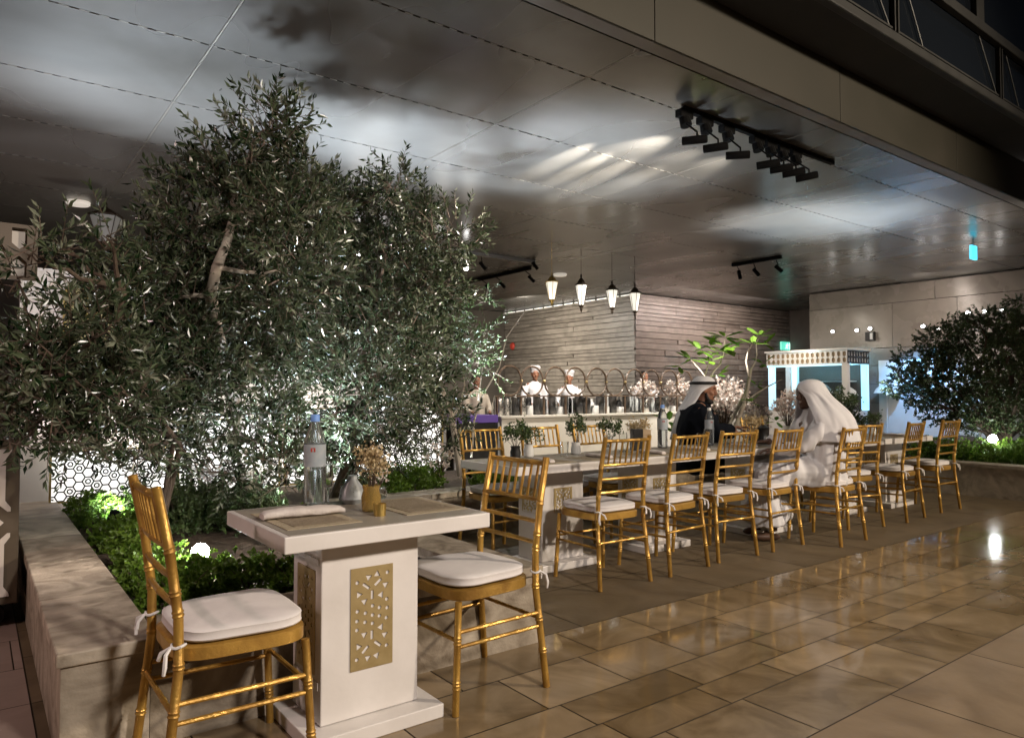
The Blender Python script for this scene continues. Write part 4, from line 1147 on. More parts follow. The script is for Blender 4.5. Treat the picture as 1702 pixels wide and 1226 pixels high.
def beard1(mb):
    f = Vector((1, .05, -.22)).normalized(); l = Vector((0, 0, 1)).cross(f).normalized(); u = f.cross(l); c_ = Vector(HB); e = Matrix((f, l, u)).transposed().to_euler()
    Pp = lambda a, b, z: c_ + f * a + l * b + u * z
    mb.ell(Pp(.045, 0, -.100), (.055, .056, .032), e)
    for k in (-1, 1): mb.tube([Pp(.012, .066 * k, -.03), Pp(.03, .060 * k, -.07), Pp(.06, .035 * k, -.098)], [.010, .016, .018], 8)
    mb.tube([Pp(.088, -.030, -.056), Pp(.101, 0, -.048), Pp(.088, .030, -.056)], [.006, .007, .006], 8)
cloth('beard', beard1, 'hair', m1, .005, .002, (60, 60, 60), 2)

# man in white, back to the camera, turned to the left
HW = (.045, 0, 1.185)
def man2(mb):
    mb.ell((0, 0, .56), (.13, .17, .12)); mb.tube([(0, 0, .54), (.0, 0, .76), (.0, 0, .96), (.02, 0, 1.04)], [.15, .15, .155, .06], 14)
    mb.tube([(.0, -.16, 1.0), (0, .16, 1.0)], [.06, .06], 10)
    mb.tube([(.015, 0, 1.0), (.03, 0, 1.12)], [.06, .054], 10)
    P, e = head_prims(mb, HW, (1, .12, -.06), 1.0)
    for s, el, wr, hd in ((-1, (.16, -.25, .78), (.36, -.12, .79), (1, .1, 0)), (1, (.19, .21, .75), (.38, .11, .74), (1, -.1, -.1))):
        mb.tube([(0, s * .17, .99), el, wr], [.054, .044, .028], 10)
        hand(mb, wr, hd, -s, .5)
        mb.tube([(0, s * .09, .54), (.22, s * .12, .56), (.43, s * .12, .51)], [.09, .08, .06], 10)
        mb.tube([(.43, s * .12, .51), (.42, s * .12, .28), (.40, s * .12, .08)], [.058, .05, .035], 10)
        mb.ell((.46, s * .12, .035), (.12, .042, .035))
    return P
m2, P2 = person('man in white robe and long headcloth seen from behind on a chair', (5.60, 3.25, 0.0), R(141), man2, 'skin_dark', 1.0, .006)
def robe2(mb):
    mb.tube([(-.02, 0, .46), (-.02, 0, .60), (-.02, 0, .80), (-.01, 0, .97), (.015, 0, 1.04), (.025, 0, 1.075)], [.215, .20, .19, .17, .10, .066], 22)
    mb.tube([(-.01, -.18, .97), (-.01, 0, 1.0), (-.01, .18, .97)], [.07, .08, .07], 12)
    mb.ell((-.05, -.06, .70), (.15, .19, .30)); mb.ell((-.05, .06, .70), (.15, .19, .30))
    for s, el, wr in ((-1, (.16, -.26, .79), (.33, -.135, .79)), (1, (.19, .215, .76), (.35, .12, .745))):
        mb.tube([(0, s * .17, .98), (.07, s * .21, .88), el, wr], [.070, .066, .058, .042], 12)
        mb.tube([(-.02, s * .10, .55), (.22, s * .13, .57), (.45, s * .13, .51), (.46, s * .13, .30), (.44, s * .14, .13)], [.125, .12, .10, .11, .125], 14)
    mb.ell((.22, 0, .52), (.27, .14, .11)); mb.ell((.44, 0, .30), (.10, .17, .22)); mb.ell((.36, 0, .22), (.14, .18, .10))
cloth('robe', robe2, 'white_cloth', m2, .012, .022, (11, 11, 2.2), 4)
headcloth('headcloth', HW, [(-.015, .130, .012, .012, 0), (-.012, .127, .05, .048, 0), (-.01, .104, .096, .084, 0), (-.012, .064, .120, .100, 0), (-.018, .036, .126, .106, 14),
                            (-.03, -.005, .136, .120, 40), (-.05, -.06, .160, .152, 44), (-.07, -.12, .20, .205, 50), (-.09, -.18, .24, .25, 56), (-.095, -.25, .255, .265, 58), (-.105, -.33, .27, .28, 60), (-.105, -.38, .272, .285, 62)], 'white_cloth', m2, thick=.007, wob=.022)

# people behind the bar
def standing(mb, f=(1, 0, -.1), arms=(.62, .62)):
    mb.tube([(0, 0, .90), (0, 0, 1.10), (0, 0, 1.32), (.01, 0, 1.42)], [.14, .13, .15, .06], 12); mb.tube([(0, -.16, 1.38), (0, .16, 1.38)], [.055, .055], 8)
    mb.tube([(.01, 0, 1.38), (.02, 0, 1.50)], [.056, .05], 8); head_prims(mb, (.03, 0, 1.60), f, .97)
    for s in (-1, 1):
        mb.tube([(0, s * .18, 1.37), (.05, s * .24, 1.10), (.24, s * .17, 1.04)], [.048, .04, .027], 8); hand(mb, (.24, s * .17, 1.04), (1, -.3 * s, 0), -s, .5)
        mb.tube([(0, s * .09, .92), (.01, s * .1, .50), (0, s * .1, .08)], [.085, .06, .04], 8); mb.ell((.06, s * .1, .035), (.12, .042, .035))
    return None
def jacket(mb):
    mb.tube([(0, 0, .62), (0, 0, .90), (0, 0, 1.10), (0, 0, 1.32), (.01, 0, 1.43), (.015, 0, 1.47)], [.19, .175, .165, .175, .09, .062], 16); mb.tube([(0, -.17, 1.36), (0, 0, 1.38), (0, .17, 1.36)], [.065, .07, .065], 8)
    for s in (-1, 1): mb.tube([(0, s * .18, 1.36), (.05, s * .25, 1.10), (.21, s * .18, 1.045)], [.066, .06, .045], 8)
def trousers(mb):
    for s in (-1, 1): mb.tube([(0, s * .09, .66), (.01, s * .1, .50), (0, s * .1, .10)], [.105, .085, .07], 8)
def staff(label, loc, rz, skin, top, hat, scale=1.0):
    o, _ = person(label, loc, rz, standing, skin, scale, .012)
    cloth('jacket', jacket, top, o, .016, .008); cloth('trousers', trousers, 'black_cloth', o, .016, .006)
    if hat == 'hat':
        q = MB(); q.lathe([(.088, 1.635), (.090, 1.66), (.095, 1.69), (.115, 1.725), (.11, 1.755), (.07, 1.775), (.001, 1.778)], (.015, 0, 0), 20, caps=False); q.build('chef_hat', M['white_cloth'], o, smooth=True)
    else:
        q = MB()
        for vv in [((.005, 0, 1.645), (.104, .083, .085))]: q.ell(*vv)
        q.xf(Matrix.Translation((-.012, 0, .008))); q.build('hair', M['hair'], o, smooth=True)
    return o
staff('chef in a white jacket and white hat behind the ring rack', (8.42, 10.5, 0), R(-115), 'skin_tan', 'white_cloth', 'hat', .97)
staff('person in a beige shirt with dark hair behind the dark bar station', (6.45, 9.55, 0), R(-100), 'skin_tan', 'grey_cloth', 'hair', .86)
staff('cook in white half hidden by the middle rings', (9.2, 10.4, 0), R(-140), 'skin_tan', 'white_cloth', 'hat', .93)
staff('cook in white behind the right end of the ring rack', (10.75, 9.9, 0), R(-120), 'skin_tan', 'white_cloth', 'hair', .95)
# ------------------------------------------------------------------ bar
t = empty('bar_counter', (8.6, 8.95, 0)); tag(t, 'long cream bar counter in front of the stone wall', 'counter')
q = MB(); q.box(-2.27, 3.3, -.27, .40, 0, .815, .004); q.build('body', M['counter'], t)
q = MB(); q.box(-2.30, 3.33, -.30, .43, .817, .855, .006); q.build('countertop', M['counter'], t)
t = empty('bar_station', (5.89, 9.0, 0)); tag(t, 'dark bar station with a purple lit top left of the cream counter', 'bar station')
q = MB(); q.box(-.38, .37, -.27, .3, .02, .76, .004); q.build('body', M['blackplastic'], t)
q = MB(); q.box(-.40, .39, -.30, .33, .762, .875, .006); q.build('top', M['purple'], t)
for sx in (-.39, .375):
    q = MB(); q.box(sx, sx + .035, -.31, -.275, 0, .76); q.build('post', M['grey_metal'], t)
q = MB(); q.box(5.25, 5.31, 8.6, 8.68, 0, 1.05, .004); tag(q.build('metal_post', M['grey_metal']), 'short grey metal post left of the dark bar station', 'post')
rk = empty('ring_rack', (8.5, 8.76, .856)); tag(rk, 'rack of large dark wooden rings standing along the cream bar counter', 'rack')
q = MB(); q.box(-2.25, 2.4, -.012, .012, .285, .305, .003); q.build('rail', M['darkwood'], rk)
for k in range(11):
    x = -2.2 + .455 * k
    q = MB(); q.box(x - .012, x + .012, -.011, .011, 0, .284); q.build('post', M['darkwood'], rk)
    if k < 10:
        cx = x + .2275; rx, rz_ = .222, .228
        q = MB(); q.tube([(cx + rx * math.cos(a), (.014 if k % 2 else -.014), .53 + rz_ * math.sin(a)) for a in [2 * PI * i / 36 for i in range(37)]], .0155, 7); q.build('ring', M['darkwood'], rk, smooth=True)
    if 0 < k < 10:
        q = MB(); q.ell((x, -.005, .53), (.02, .035, .026), seg=10, rings=8); q.build('clamp', M['brass'], rk, smooth=True)
rj = random.Random(5)
x = 6.45; k = 0
while x < 10.6:
    kind = rj.choice(['dark', 'dark', 'glass', 'white', 'steel'])
    r = rj.uniform(.055, .085); h = rj.uniform(.23, .33) if kind != 'white' else rj.uniform(.10, .16)
    y = rj.uniform(8.86, 8.93)
    q = MB(); q.lathe([(.001, 0), (r * .92, 0), (r, .012), (r, h * .9), (r * .93, h), (r * .86, h), (r * .88, .02), (.001, .02)], seg=18, caps=False)
    mm = {'dark': 'jar', 'glass': 'glass', 'white': 'ceramic', 'steel': 'steel'}[kind]
    o = q.build('serving_jar', M[mm], smooth=True); o.location = (x, y, .8565)
    lab = {'dark': 'dark jar standing in the row under the wooden rings', 'glass': 'clear glass jar standing in the row under the wooden rings', 'white': 'low white pot standing in the row under the wooden rings', 'steel': 'shiny steel jar standing in the row under the wooden rings'}[kind]
    tag(o, lab, 'jar', kind + ' jars under the wooden rings')
    x += r * 2 + rj.uniform(.0, .035)
x = 6.5
while x < 10.5:
    kind = rj.choice(['dark', 'white', 'glass', 'dark', 'white'])
    r = rj.uniform(.04, .06); h = rj.uniform(.24, .36)
    q = MB(); q.lathe([(.001, 0), (r * .9, 0), (r, .012), (r, h * .7), (r * .5, h * .82), (r * .45, h), (r * .38, h), (r * .40, h * .82), (r * .88, h * .68), (r * .88, .02), (.001, .02)], seg=16, caps=False)
    o = q.build('serving_carafe', M[{'dark': 'jar', 'glass': 'glass', 'white': 'ceramic'}[kind]], smooth=True); o.location = (x, 9.10 + rj.uniform(-.03, .03), .8565)
    tag(o, {'dark': 'dark slim carafe in the back row on the bar counter', 'glass': 'clear slim carafe in the back row on the bar counter', 'white': 'white slim carafe in the back row on the bar counter'}[kind], 'carafe', kind + ' carafes in the back row on the bar counter')
    x += r * 2 + rj.uniform(.01, .06)
def flowers(label, loc, r, n, m, seed, L=.05, W=.035, stem=.2, pot=True, cat='flowers', name='flower_arrangement'):
    global rng
    rng = np.random.default_rng(seed)
    t = empty(name, loc); tag(t, label, cat)
    if pot:
        q = MB(); q.lathe([(.001, 0), (r * .35, 0), (r * .42, stem * .7), (r * .36, stem * .7), (r * .3, .02), (.001, .02)], seg=18, caps=False); q.build('pot', M['ceramic'], t, smooth=True)
    lv = Leaves(); br = MB()
    for k in range(n // 14):
        p = rand_in_ball() * r; p[2] = p[2] * .9 + stem + r * .8
        br.tube([(0, 0, stem * .6), (p[0] * .5, p[1] * .5, stem * .6 + (p[2] - stem * .6) * .6), p], [.004, .003, .002], 4, cap=False)
        bt = rng.random() * .7
        for _ in range(14):
            lv.leaf(p + rng.normal(size=3) * r * .11, rng.normal(size=3) + np.array([0, -.3, .6]), L * rng.uniform(.6, 1.1), W, min(1, bt + rng.random() * .3))
    br.build('stems', M['bark'], t); lv.build('blossom', M[m], t)
flowers('white blossom arrangement on the counter behind the man in black', (10.65, 8.95, .857), .28, 700, 'white_petal', 61, stem=.12, L=.075, W=.055)
flowers('pinkish white blossoms at the right end of the ring rack', (9.95, 9.15, .857), .24, 520, 'white_petal', 62, stem=.2, L=.07, W=.05)
flowers('large white blossom bush between the frangipani and the lit kiosk', (11.2, 8.3, .0), .42, 1500, 'white_petal', 63, stem=.75, L=.08, W=.06)
flowers('white blossoms at the left foot of the lit kiosk', (13.9, 8.7, .0), .30, 700, 'white_petal', 64, stem=.72, L=.075, W=.055)
flowers('dark leafy potted plant left of the kiosk corner post', (14.3, 7.75, 0), .36, 900, 'boxleaf', 65, .07, .04, .7, name='potted_plant', cat='potted plant')
flowers('dark leafy potted plant behind the far table end', (13.0, 6.9, 0), .30, 700, 'boxleaf', 66, .07, .04, .45, name='potted_plant', cat='potted plant')
flowers('white and green lit plant right of the frangipani trunk', (10.2, 7.0, 0), .30, 800, 'white_petal', 67, .05, .03, .50)
flowers('white blossoms low at the centre of the olive planter', (1.45, 5.75, .3), .17, 260, 'white_petal', 68, .04, .03, .10, pot=False)
flowers('white daisies under the white trunk', (3.55, 5.85, .3), .16, 260, 'white_petal', 69, .035, .03, .16, pot=False)
t = empty('waiter_station', (11.8, 9.0, 0)); tag(t, 'pale low cabinet between the bar counter and the kiosk', 'cabinet')
q = MB(); q.box(-.45, .9, -.25, .25, 0, .80, .005); q.build('body', M['counter'], t)
q = MB(); q.box(-.47, .92, -.27, .27, .802, .83, .005); q.build('top', M['counter'], t)

# ------------------------------------------------------------------ lit kiosk + parasols
KX0, KX1, KY0, KY1 = 14.75, 15.65, 7.83, 9.75
t = empty('kiosk', (KX0, KY0, 0)); tag(t, 'white kiosk with a lattice frieze and posts given a blue glow by the panel wall', 'kiosk')
dx, dy = KX1 - KX0, KY1 - KY0
q = MB(); q.box(.02, dx - .02, .02, dy - .02, 0, .82, .005); q.build('counter', M['kiosk_white'], t)
q = MB(); q.box(-.04, dx + .04, -.04, dy + .04, 2.12, 2.16, .004); q.build('roof', M['kiosk_white'], t)
for (px, py, m) in [(0, 0, 'kiosk_white'), (dx - .1, 0, 'glow_bluelight'), (0, dy - .16, 'glow_bluelight'), (dx - .1, dy - .1, 'kiosk_white'), (0, dy - .75, 'glow_bluelight')]:
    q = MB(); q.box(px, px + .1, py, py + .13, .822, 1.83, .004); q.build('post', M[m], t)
q = MB(); q.box(.0, .06, .132, dy, 1.79, 1.828); q.build('lintel', M['glow_bluelight'], t)
def frieze(name, parent, W, H, m, cols, hole=.36):
    polys = [[(0, 0), (W, 0), (W, H), (0, H)]]
    cw = W / cols
    for i in range(cols):
        for jx in range(2):
            cx, cy = (i + .5) * cw, H * (.27 + .46 * jx)
            polys.append(ngon(cx, cy, cw * hole, 6, .52, 1, min(1.6, H * .22 / (cw * hole))))
    me = mesh_from_curve(polys, .012, name)
    o = MB().build(name, M[m], parent, mesh=me); return o
o = frieze('frieze_panel', t, dy, .28, 'kiosk_white', 16); o.rotation_euler = (R(90), 0, R(-90)); o.location = (-.01, dy, 1.83)
o = frieze('frieze_panel', t, dx, .28, 'lattice_dark', 8); o.rotation_euler = (R(90), 0, 0); o.location = (0, -.01, 1.83)
q = MB(); q.box(.012, .03, .03, dy - .02, 1.835, 2.10); q.build('frieze_backing', M['woodbox'], t)
q = MB(); q.box(.032, dx - .02, .012, .028, 1.835, 2.10); q.build('frieze_backing', M['kiosk_white'], t)
for z in (1.05, 1.45):
    q = MB(); q.box(dx - .35, dx - .05, .25, dy - .2, z, z + .02); q.build('shelf', M['kiosk_white'], t)
q = MB(); q.box(dx - .03, dx - .01, .14, dy - .12, .83, 1.82); q.build('back_panel', M['darkwall'], t)
q = MB(); q.box(.02, .03, .14, dy - .76, .83, 1.78); q.build('pane', M['glass'], t)
def parasol(loc, label, r=.26, h=1.42, z0=0):
    t = empty('parasol', loc); tag(t, label, 'parasol', 'small blue lit parasols')
    q = MB(); q.lathe([(.001, h), (.03, h - .005), (r * .45, h - .05), (r * .8, h - .12), (r, h - .22), (r * .97, h - .225), (r * .77, h - .135), (.001, h - .03)], seg=20, caps=False); q.build('canopy', M['kiosk_white'], t, smooth=True)
    q = MB(); q.tube([(0, 0, 0), (0, 0, h - .03)], .012, 8); q.build('pole', M['kiosk_white'], t)
    q = MB(); q.lathe([(.001, h), (.02, h), (.02, h + .03), (.001, h + .05)], seg=10, caps=False); q.build('finial', M['kiosk_white'], t)
    q = MB(); q.lathe([(.001, 0), (.13, 0), (.13, .03), (.001, .04)], seg=18, caps=False); q.build('base', M['grey_metal'], t)
parasol((15.85, 7.55, 0), 'small dome parasol right of the kiosk against the blue wall')
parasol((15.2, 8.65, .821), 'small dome parasol inside the kiosk, left one', .22, .60)
parasol((15.15, 8.1, .821), 'small dome parasol inside the kiosk next to its corner post', .26, .55)
q = MB(); q.box(16.02, 16.085, 5.7, 7.80, .25, 1.92, .003); o = q.build('blue_catch_board', M['kiosk_white']); tag(o, 'pale board added on the lower panel wall to show the blue light', 'wall board')  # added board, so the blue light reads bright against the darker wall

# ------------------------------------------------------------------ backlit lattice screens and stall behind the olive trees
def hexnet(W, H, cell, wd):
    q = MB(); seen = set()
    def seg(a, b):
        key = tuple(sorted([(round(a[0], 4), round(a[1], 4)), (round(b[0], 4), round(b[1], 4))]))
        if key in seen: return
        seen.add(key)
        if not (0 <= (a[0] + b[0]) / 2 <= W and 0 <= (a[1] + b[1]) / 2 <= H): return
        a = (min(W, max(0, a[0])), min(H, max(0, a[1]))); b = (min(W, max(0, b[0])), min(H, max(0, b[1])))
        d_ = Vector((b[0] - a[0], b[1] - a[1])); L = d_.length
        if L < 1e-4: return
        n_ = Vector((-d_.y, d_.x)) / L * wd / 2
        q.prism([(a[0] - n_.x, a[1] - n_.y), (b[0] - n_.x, b[1] - n_.y), (b[0] + n_.x, b[1] + n_.y), (a[0] + n_.x, a[1] + n_.y)], 0, .006)
    r = cell
    for i in range(-1, int(W / (1.5 * r)) + 2):
        for j_ in range(-1, int(H / (r * 1.732)) + 2):
            cx = i * 1.5 * r; cy = j_ * 1.732 * r + (i % 2) * .866 * r
            P_ = [(cx + r * math.cos(PI / 3 * k), cy + r * math.sin(PI / 3 * k)) for k in range(6)]
            for k in range(6): seg(P_[k], P_[(k + 1) % 6])
            if (i + j_) % 3 == 0:
                for k in range(6):
                    a = (cx + r * .45 * math.cos(PI / 3 * k + .52), cy + r * .45 * math.sin(PI / 3 * k + .52)); b = (cx + r * .45 * math.cos(PI / 3 * (k + 1) + .52), cy + r * .45 * math.sin(PI / 3 * (k + 1) + .52))
                    seg(a, b)
    return q
SCL = ['backlit white lattice screen with a gold frame at the left end behind the shrubs', 'backlit lattice screen behind the tall olive trunk', 'backlit lattice screen behind the brown olive trunk', 'backlit lattice screen farthest right behind the olive planter']
for k, (x0, W, H) in enumerate([(.47, .86, .40), (1.37, .86, .62), (2.27, .86, .70), (3.17, .78, .70)]):
    t = empty('lattice_screen', (x0, 6.46, .36)); tag(t, SCL[k], 'screen', 'backlit lattice screens behind the olive trees')
    q = MB(); q.box(.012, W - .012, .010, .022, .012, H - .012); q.build('light_panel', M['glow_panel'], t)
    q = hexnet(W - .03, H - .03, .040, .010); q.xf(Matrix.Translation((.015, .006, .015)) @ Matrix.Rotation(R(90), 4, 'X')); q.build('lattice', M['lattice_dark'], t)
    q = MB(); q.box(0, .014, -.004, .03, 0, H); q.box(W - .014, W, -.004, .03, 0, H); q.box(.0142, W - .0142, -.004, .03, 0, .012); q.box(.0142, W - .0142, -.004, .03, H - .012, H); q.build('frame', M['goldframe'], t)
t = empty('stall_wall', (0, 6.95, 0)); tag(t, 'white stall wall with gold arched panels behind the olive trees', 'wall', kind='thing')
q = MB(); q.box(.28, 1.30, 0, .10, 0, 2.22, .004); q.build('wall', M['whitewall'], t)
q = MB(); q.box(1.301, 4.25, 0, .10, 0, 1.45, .004); q.build('low_wall', M['whitewall'], t)
def arch(x0, x1, z0, z1):
    w_ = (x1 - x0) / 2; c_ = (x0 + x1) / 2
    P_ = [(x0, z0), (x1, z0), (x1, z1 - w_)] + [(c_ + w_ * math.cos(a), z1 - w_ + w_ * math.sin(a)) for a in [PI * k / 12 for k in range(1, 12)]] + [(x0, z1 - w_)]
    return P_
for x0, x1, z0, z1 in [(.575, .76, 1.25, 2.10), (.80, 1.10, 1.25, 2.02)]:
    Mx = Matrix.Rotation(R(90), 4, 'X')
    q = MB(); q.prism(arch(x0, x1, z0, z1), .004, .012, Mx); q.build('arch_frame', M['goldframe'], t)
    q = MB(); q.prism(arch(x0 + .022, x1 - .022, z0 + .022, z1 - .022), .013, .018, Mx); q.build('arch_panel', M['archfill'], t)

# ------------------------------------------------------------------ cart on castors
t = empty('serving_cart', (0, 4.5, 0)); tag(t, 'brown and white patterned serving cart on castors at the left edge, with an overhead frieze', 'cart')
q = MB(); q.box(-1.30, .20, 0, .62, .125, .93, .004); q.build('body', M['cart'], t)
q = MB(); q.box(-1.33, .215, -.03, .65, .932, .965, .006); q.build('top', M['cart'], t)
def motif(cx, z0, z1, w_=.034, fl=.058):
    zm = (z0 + z1) / 2; Mx = Matrix.Rotation(R(90), 4, 'X'); q = MB()
    for a, b, s in ((z0, zm - .055, 1), (z1, zm + .055, -1)):
        q.prism([(cx - fl, a), (cx + fl, a), (cx + fl, a + s * .012), (cx + w_, a + s * .05), (cx + w_, b - s * .055), (cx + fl, b - s * .02), (cx + fl, b), (cx + .045, b), (cx, b - s * .045), (cx - .045, b), (cx - fl, b), (cx - fl, b - s * .02), (cx - w_, b - s * .055), (cx - w_, a + s * .05), (cx - fl, a + s * .012)][::s], .0005, .007, Mx)
    q.prism([(cx - .03, zm), (cx, zm - .03), (cx + .03, zm), (cx, zm + .03)], .0005, .007, Mx)
    return q
for k in range(7):
    motif(.105 - .205 * k, .165, .915).build('panel_motif', M['cart_white'], t)
for x in (-1.1, .10):
    for y in (.1, .5):
        q = MB(); q.lathe([(.001, -.018), (.05, -.018), (.055, -.01), (.055, .01), (.05, .018), (.001, .018)], (x, y, .055), 20, 'y', caps=False); w_ = q.build('castor', M['rubber'], t, smooth=True)
        q = MB(); q.box(x - .022, x + .022, y - .028, y - .021, .04, .124); q.box(x - .022, x + .022, y + .021, y + .028, .04, .124); q.build('bracket', M['black_metal'], w_)
for x in (-1.28, -.30):
    q = MB(); q.box(x, x + .04, .03, .07, .966, 1.79); q.build('post', M['cart'], t)
q = MB(); polys = [[(0, 0), (1.50, 0), (1.50, .29), (0, .29)]]
for k in range(8):
    cx = 1.42 - .19 * k
    polys.append([(cx - .033, .02), (cx + .033, .02), (cx + .033, .095), (cx, .125), (cx - .033, .095)]); polys.append([(cx - .033, .27), (cx + .033, .27), (cx + .033, .19), (cx, .16), (cx - .033, .19)])
    if k < 7: polys.append(ngon(cx - .095, .145, .04, 6, 0))
o = MB().build('frieze', M['cart'], t, mesh=mesh_from_curve(polys, .02)); o.rotation_euler = (R(90), 0, 0); o.location = (-1.245, .02, 1.79)
q = MB(); q.box(-1.245, .255, .05, .06, 1.795, 2.075); q.build('frieze_backing', M['cart_white'], t)

# ------------------------------------------------------------------ hanging lanterns
def lantern(x, y, ztop, zbot, label, cap='gold_metal', r=.105, lit='glow_lantern', group='hanging lanterns above the bar'):
    t = empty('hanging_lantern', (x, y, zbot)); tag(t, label, 'lantern', group)
    H = ztop - zbot
    q = MB(); q.tube([(0, 0, H), (0, 0, HC - zbot - .001)], .0035, 6); q.build('rod', M[cap], t)
    q = MB(); q.lathe([(.001, H), (.012, H - .005), (.018, H * .93), (.010, H * .90), (.03, H * .87), (r * .55, H * .82), (r * .7, H * .76), (r * 1.08, H * .74), (r * 1.08, H * .71), (.001, H * .71)], seg=6, caps=False); q.build('cap', M[cap], t)
    q = MB(); q.lathe([(.001, H * .70), (r * .95, H * .70), (r * .42, H * .20), (.001, H * .20)], seg=6, caps=False); q.build('glass', M[lit], t)
    q = MB()
    for k in range(6):
        a = PI / 3 * k; q.tube([(r * .97 * math.cos(a), r * .97 * math.sin(a), H * .705), (r * .44 * math.cos(a), r * .44 * math.sin(a), H * .20)], .005, 5)
    q.build('cage', M[cap], t)
    q = MB(); q.lathe([(r * .46, H * .20), (r * .46, H * .17), (r * .2, H * .12), (r * .25, H * .08), (.001, 0)], seg=6, caps=True); q.build('finial', M[cap], t)
M['glow_dim'] = mat('dim_lantern_glass', (0.12, 0.115, 0.11), 0.3, emit=(1, .96, .88), estr=.06, r2=.5)
M['dark_bronze'] = mat('dark_bronze', (0.05, 0.035, 0.022), 0.45, 0.5, r2=0.6, nscale=10)
lantern(7.33, 8.7, 3.12, 2.58, 'gold capped hanging lantern, leftmost of the four above the bar')
lantern(7.96, 8.7, 3.16, 2.52, 'second hanging lantern from the left above the bar, dark capped with pale panes', 'dark_bronze', .10)
lantern(8.67, 8.7, 3.12, 2.54, 'third hanging lantern from the left above the bar, with a glowing tip', 'dark_bronze', .105)
lantern(9.23, 8.7, 3.12, 2.52, 'rightmost of the four hanging lanterns above the bar', 'dark_bronze', .105)
lantern(1.19, 9.5, 3.44, 2.84, 'dark lantern hanging above the left olive branches', 'dark_bronze', .17, 'glow_dim', group='lantern over the olive planter')

# ------------------------------------------------------------------ track lights, signs, ceiling fittings
def spot_head(parent, p, d, L=.155, r=.032, top=None, face=None):
    p = Vector(p); d = Vector(d).normalized(); a = p - d * L * .5; b = p + d * L * .5
    q = MB(); q.tube([a, a + d * .008, b - d * .006, b], [r * .82, r, r, r * .96], 16); o = q.build('spot_head', M['blacklamp'], parent, smooth=True)
    if top is not None:
        q = MB(); q.tube([p - d * L * .1 + Vector((0, 0, r * .9)), p - d * L * .1 + Vector((0, 0, r + .03)), Vector(top)], .008, 6); q.build('arm', M['blacklamp'], o)
    if face:
        q = MB(); n_ = d; q.tube([b + d * .001, b + d * .003], r * .85, 16); q.build('lens', M[face], o)
    return o
t = empty('track_light', (4.7, 3.87, HC)); tag(t, 'black ceiling track with seven spotlights near the roof edge', 'track light')
q = MB(); q.box(0, 2.36, -.022, .022, -.04, -.001); q.build('rail', M['blacklamp'], t)
for k, (x, dz, ax) in enumerate([(4.634, .0, (-.5, .84, .03)), (4.904, -.005, (-.5, .85, -.02)), (5.208, -.01, (-.55, .82, .05)), (5.655, 0, (-.5, .85, -.05)), (5.859, 0, (-.5, .85, -.06)), (6.059, .0, (-.5, .84, -.10)), (6.279, 0, (-.48, .84, -.12))]):
    px, py, pz = x - 4.7, 3.70 - 3.87, 3.25 - HC + dz
    ax_ = px + .10 + .0 * k
    q = MB(); q.box(ax_ - .10, ax_ + .06, -.035, .035, -.105, -.0405, .008); q.tube([(ax_ - .02, 0, -.10), (ax_ - .02, -.02, -.17)], [.045, .05], 12); q.build('adaptor', M['blacklamp'], t)
    spot_head(t, (px, py, pz), ax, .20, .034, (ax_ - .03, -.03, -.16))
t = empty('track_light', (11.2, 7.1, HC)); tag(t, 'short black ceiling track with three spotlights in front of the exit sign', 'track light')
q = MB(); q.box(-.03, .03, 0, 1.0, -.06, -.001); q.build('rail', M['blacklamp'], t)
for y, dd in ((.9, (.0, -.2, -1)), (.55, (.6, -.4, -.8)), (.1, (.6, -.5, -.7))):
    spot_head(t, (.0, y - .05, -.23), dd, .16, .034, (0, y, -.07))
t = empty('track_light', (8.4, 10.6, HC)); tag(t, 'black ceiling track running back towards the bar with three tilted spotlights', 'track light')
q = MB(); q.box(-.03, .03, 0, 3.0, -.06, -.001); q.build('rail', M['blacklamp'], t)
for y in (.15, 1.1, 1.6):
    spot_head(t, (.08, y - .08, -.22), (.5, -.5, -.7), .16, .03, (0, y, -.07))
t = empty('track_light', (5.0, 10.1, HC)); tag(t, 'ceiling track with bright lit spotlights seen through the olive crown', 'track light')
q = MB(); q.box(-.3, 3.1, -.03, .03, -.05, -.001); q.build('rail', M['grey_metal'], t)
LIT = []
for u, v in [(600, 420), (640, 428), (735, 440), (778, 445)]:
    X, Y, Z = D(u, v, 10.0)
    o = spot_head(t, (X - 5.0, Y - 10.1 + .05, Z - HC), (-.55, -.75, -.25), .14, .045, (X - 5.0, 0, -.05), 'glow_white'); LIT.append((X, Y, Z))
for u, v in [(805, 441), (892, 441)]:
    X, Y, Z = D(u, v, 10.0)
    spot_head(t, (X - 5.0, Y - 10.1 + .05, Z - HC), (.6, -.2, -.7), .16, .03, (X - 5.0, 0, -.05))
for (x, y), lab in [((1.0, 10.4), 'pale round ceiling downlight above the left olive branches'), ((9.4, 10.9), 'pale round ceiling downlight beside the gold capped lantern')]:
    q = MB(); q.lathe([(.001, -.045), (.12, -.045), (.135, -.03), (.135, -.001), (.001, -.001)], (0, 0, 0), 24, caps=False); o = q.build('ceiling_downlight', M['glow_disc'], smooth=True); o.location = (x, y, HC); tag(o, lab, 'downlight')
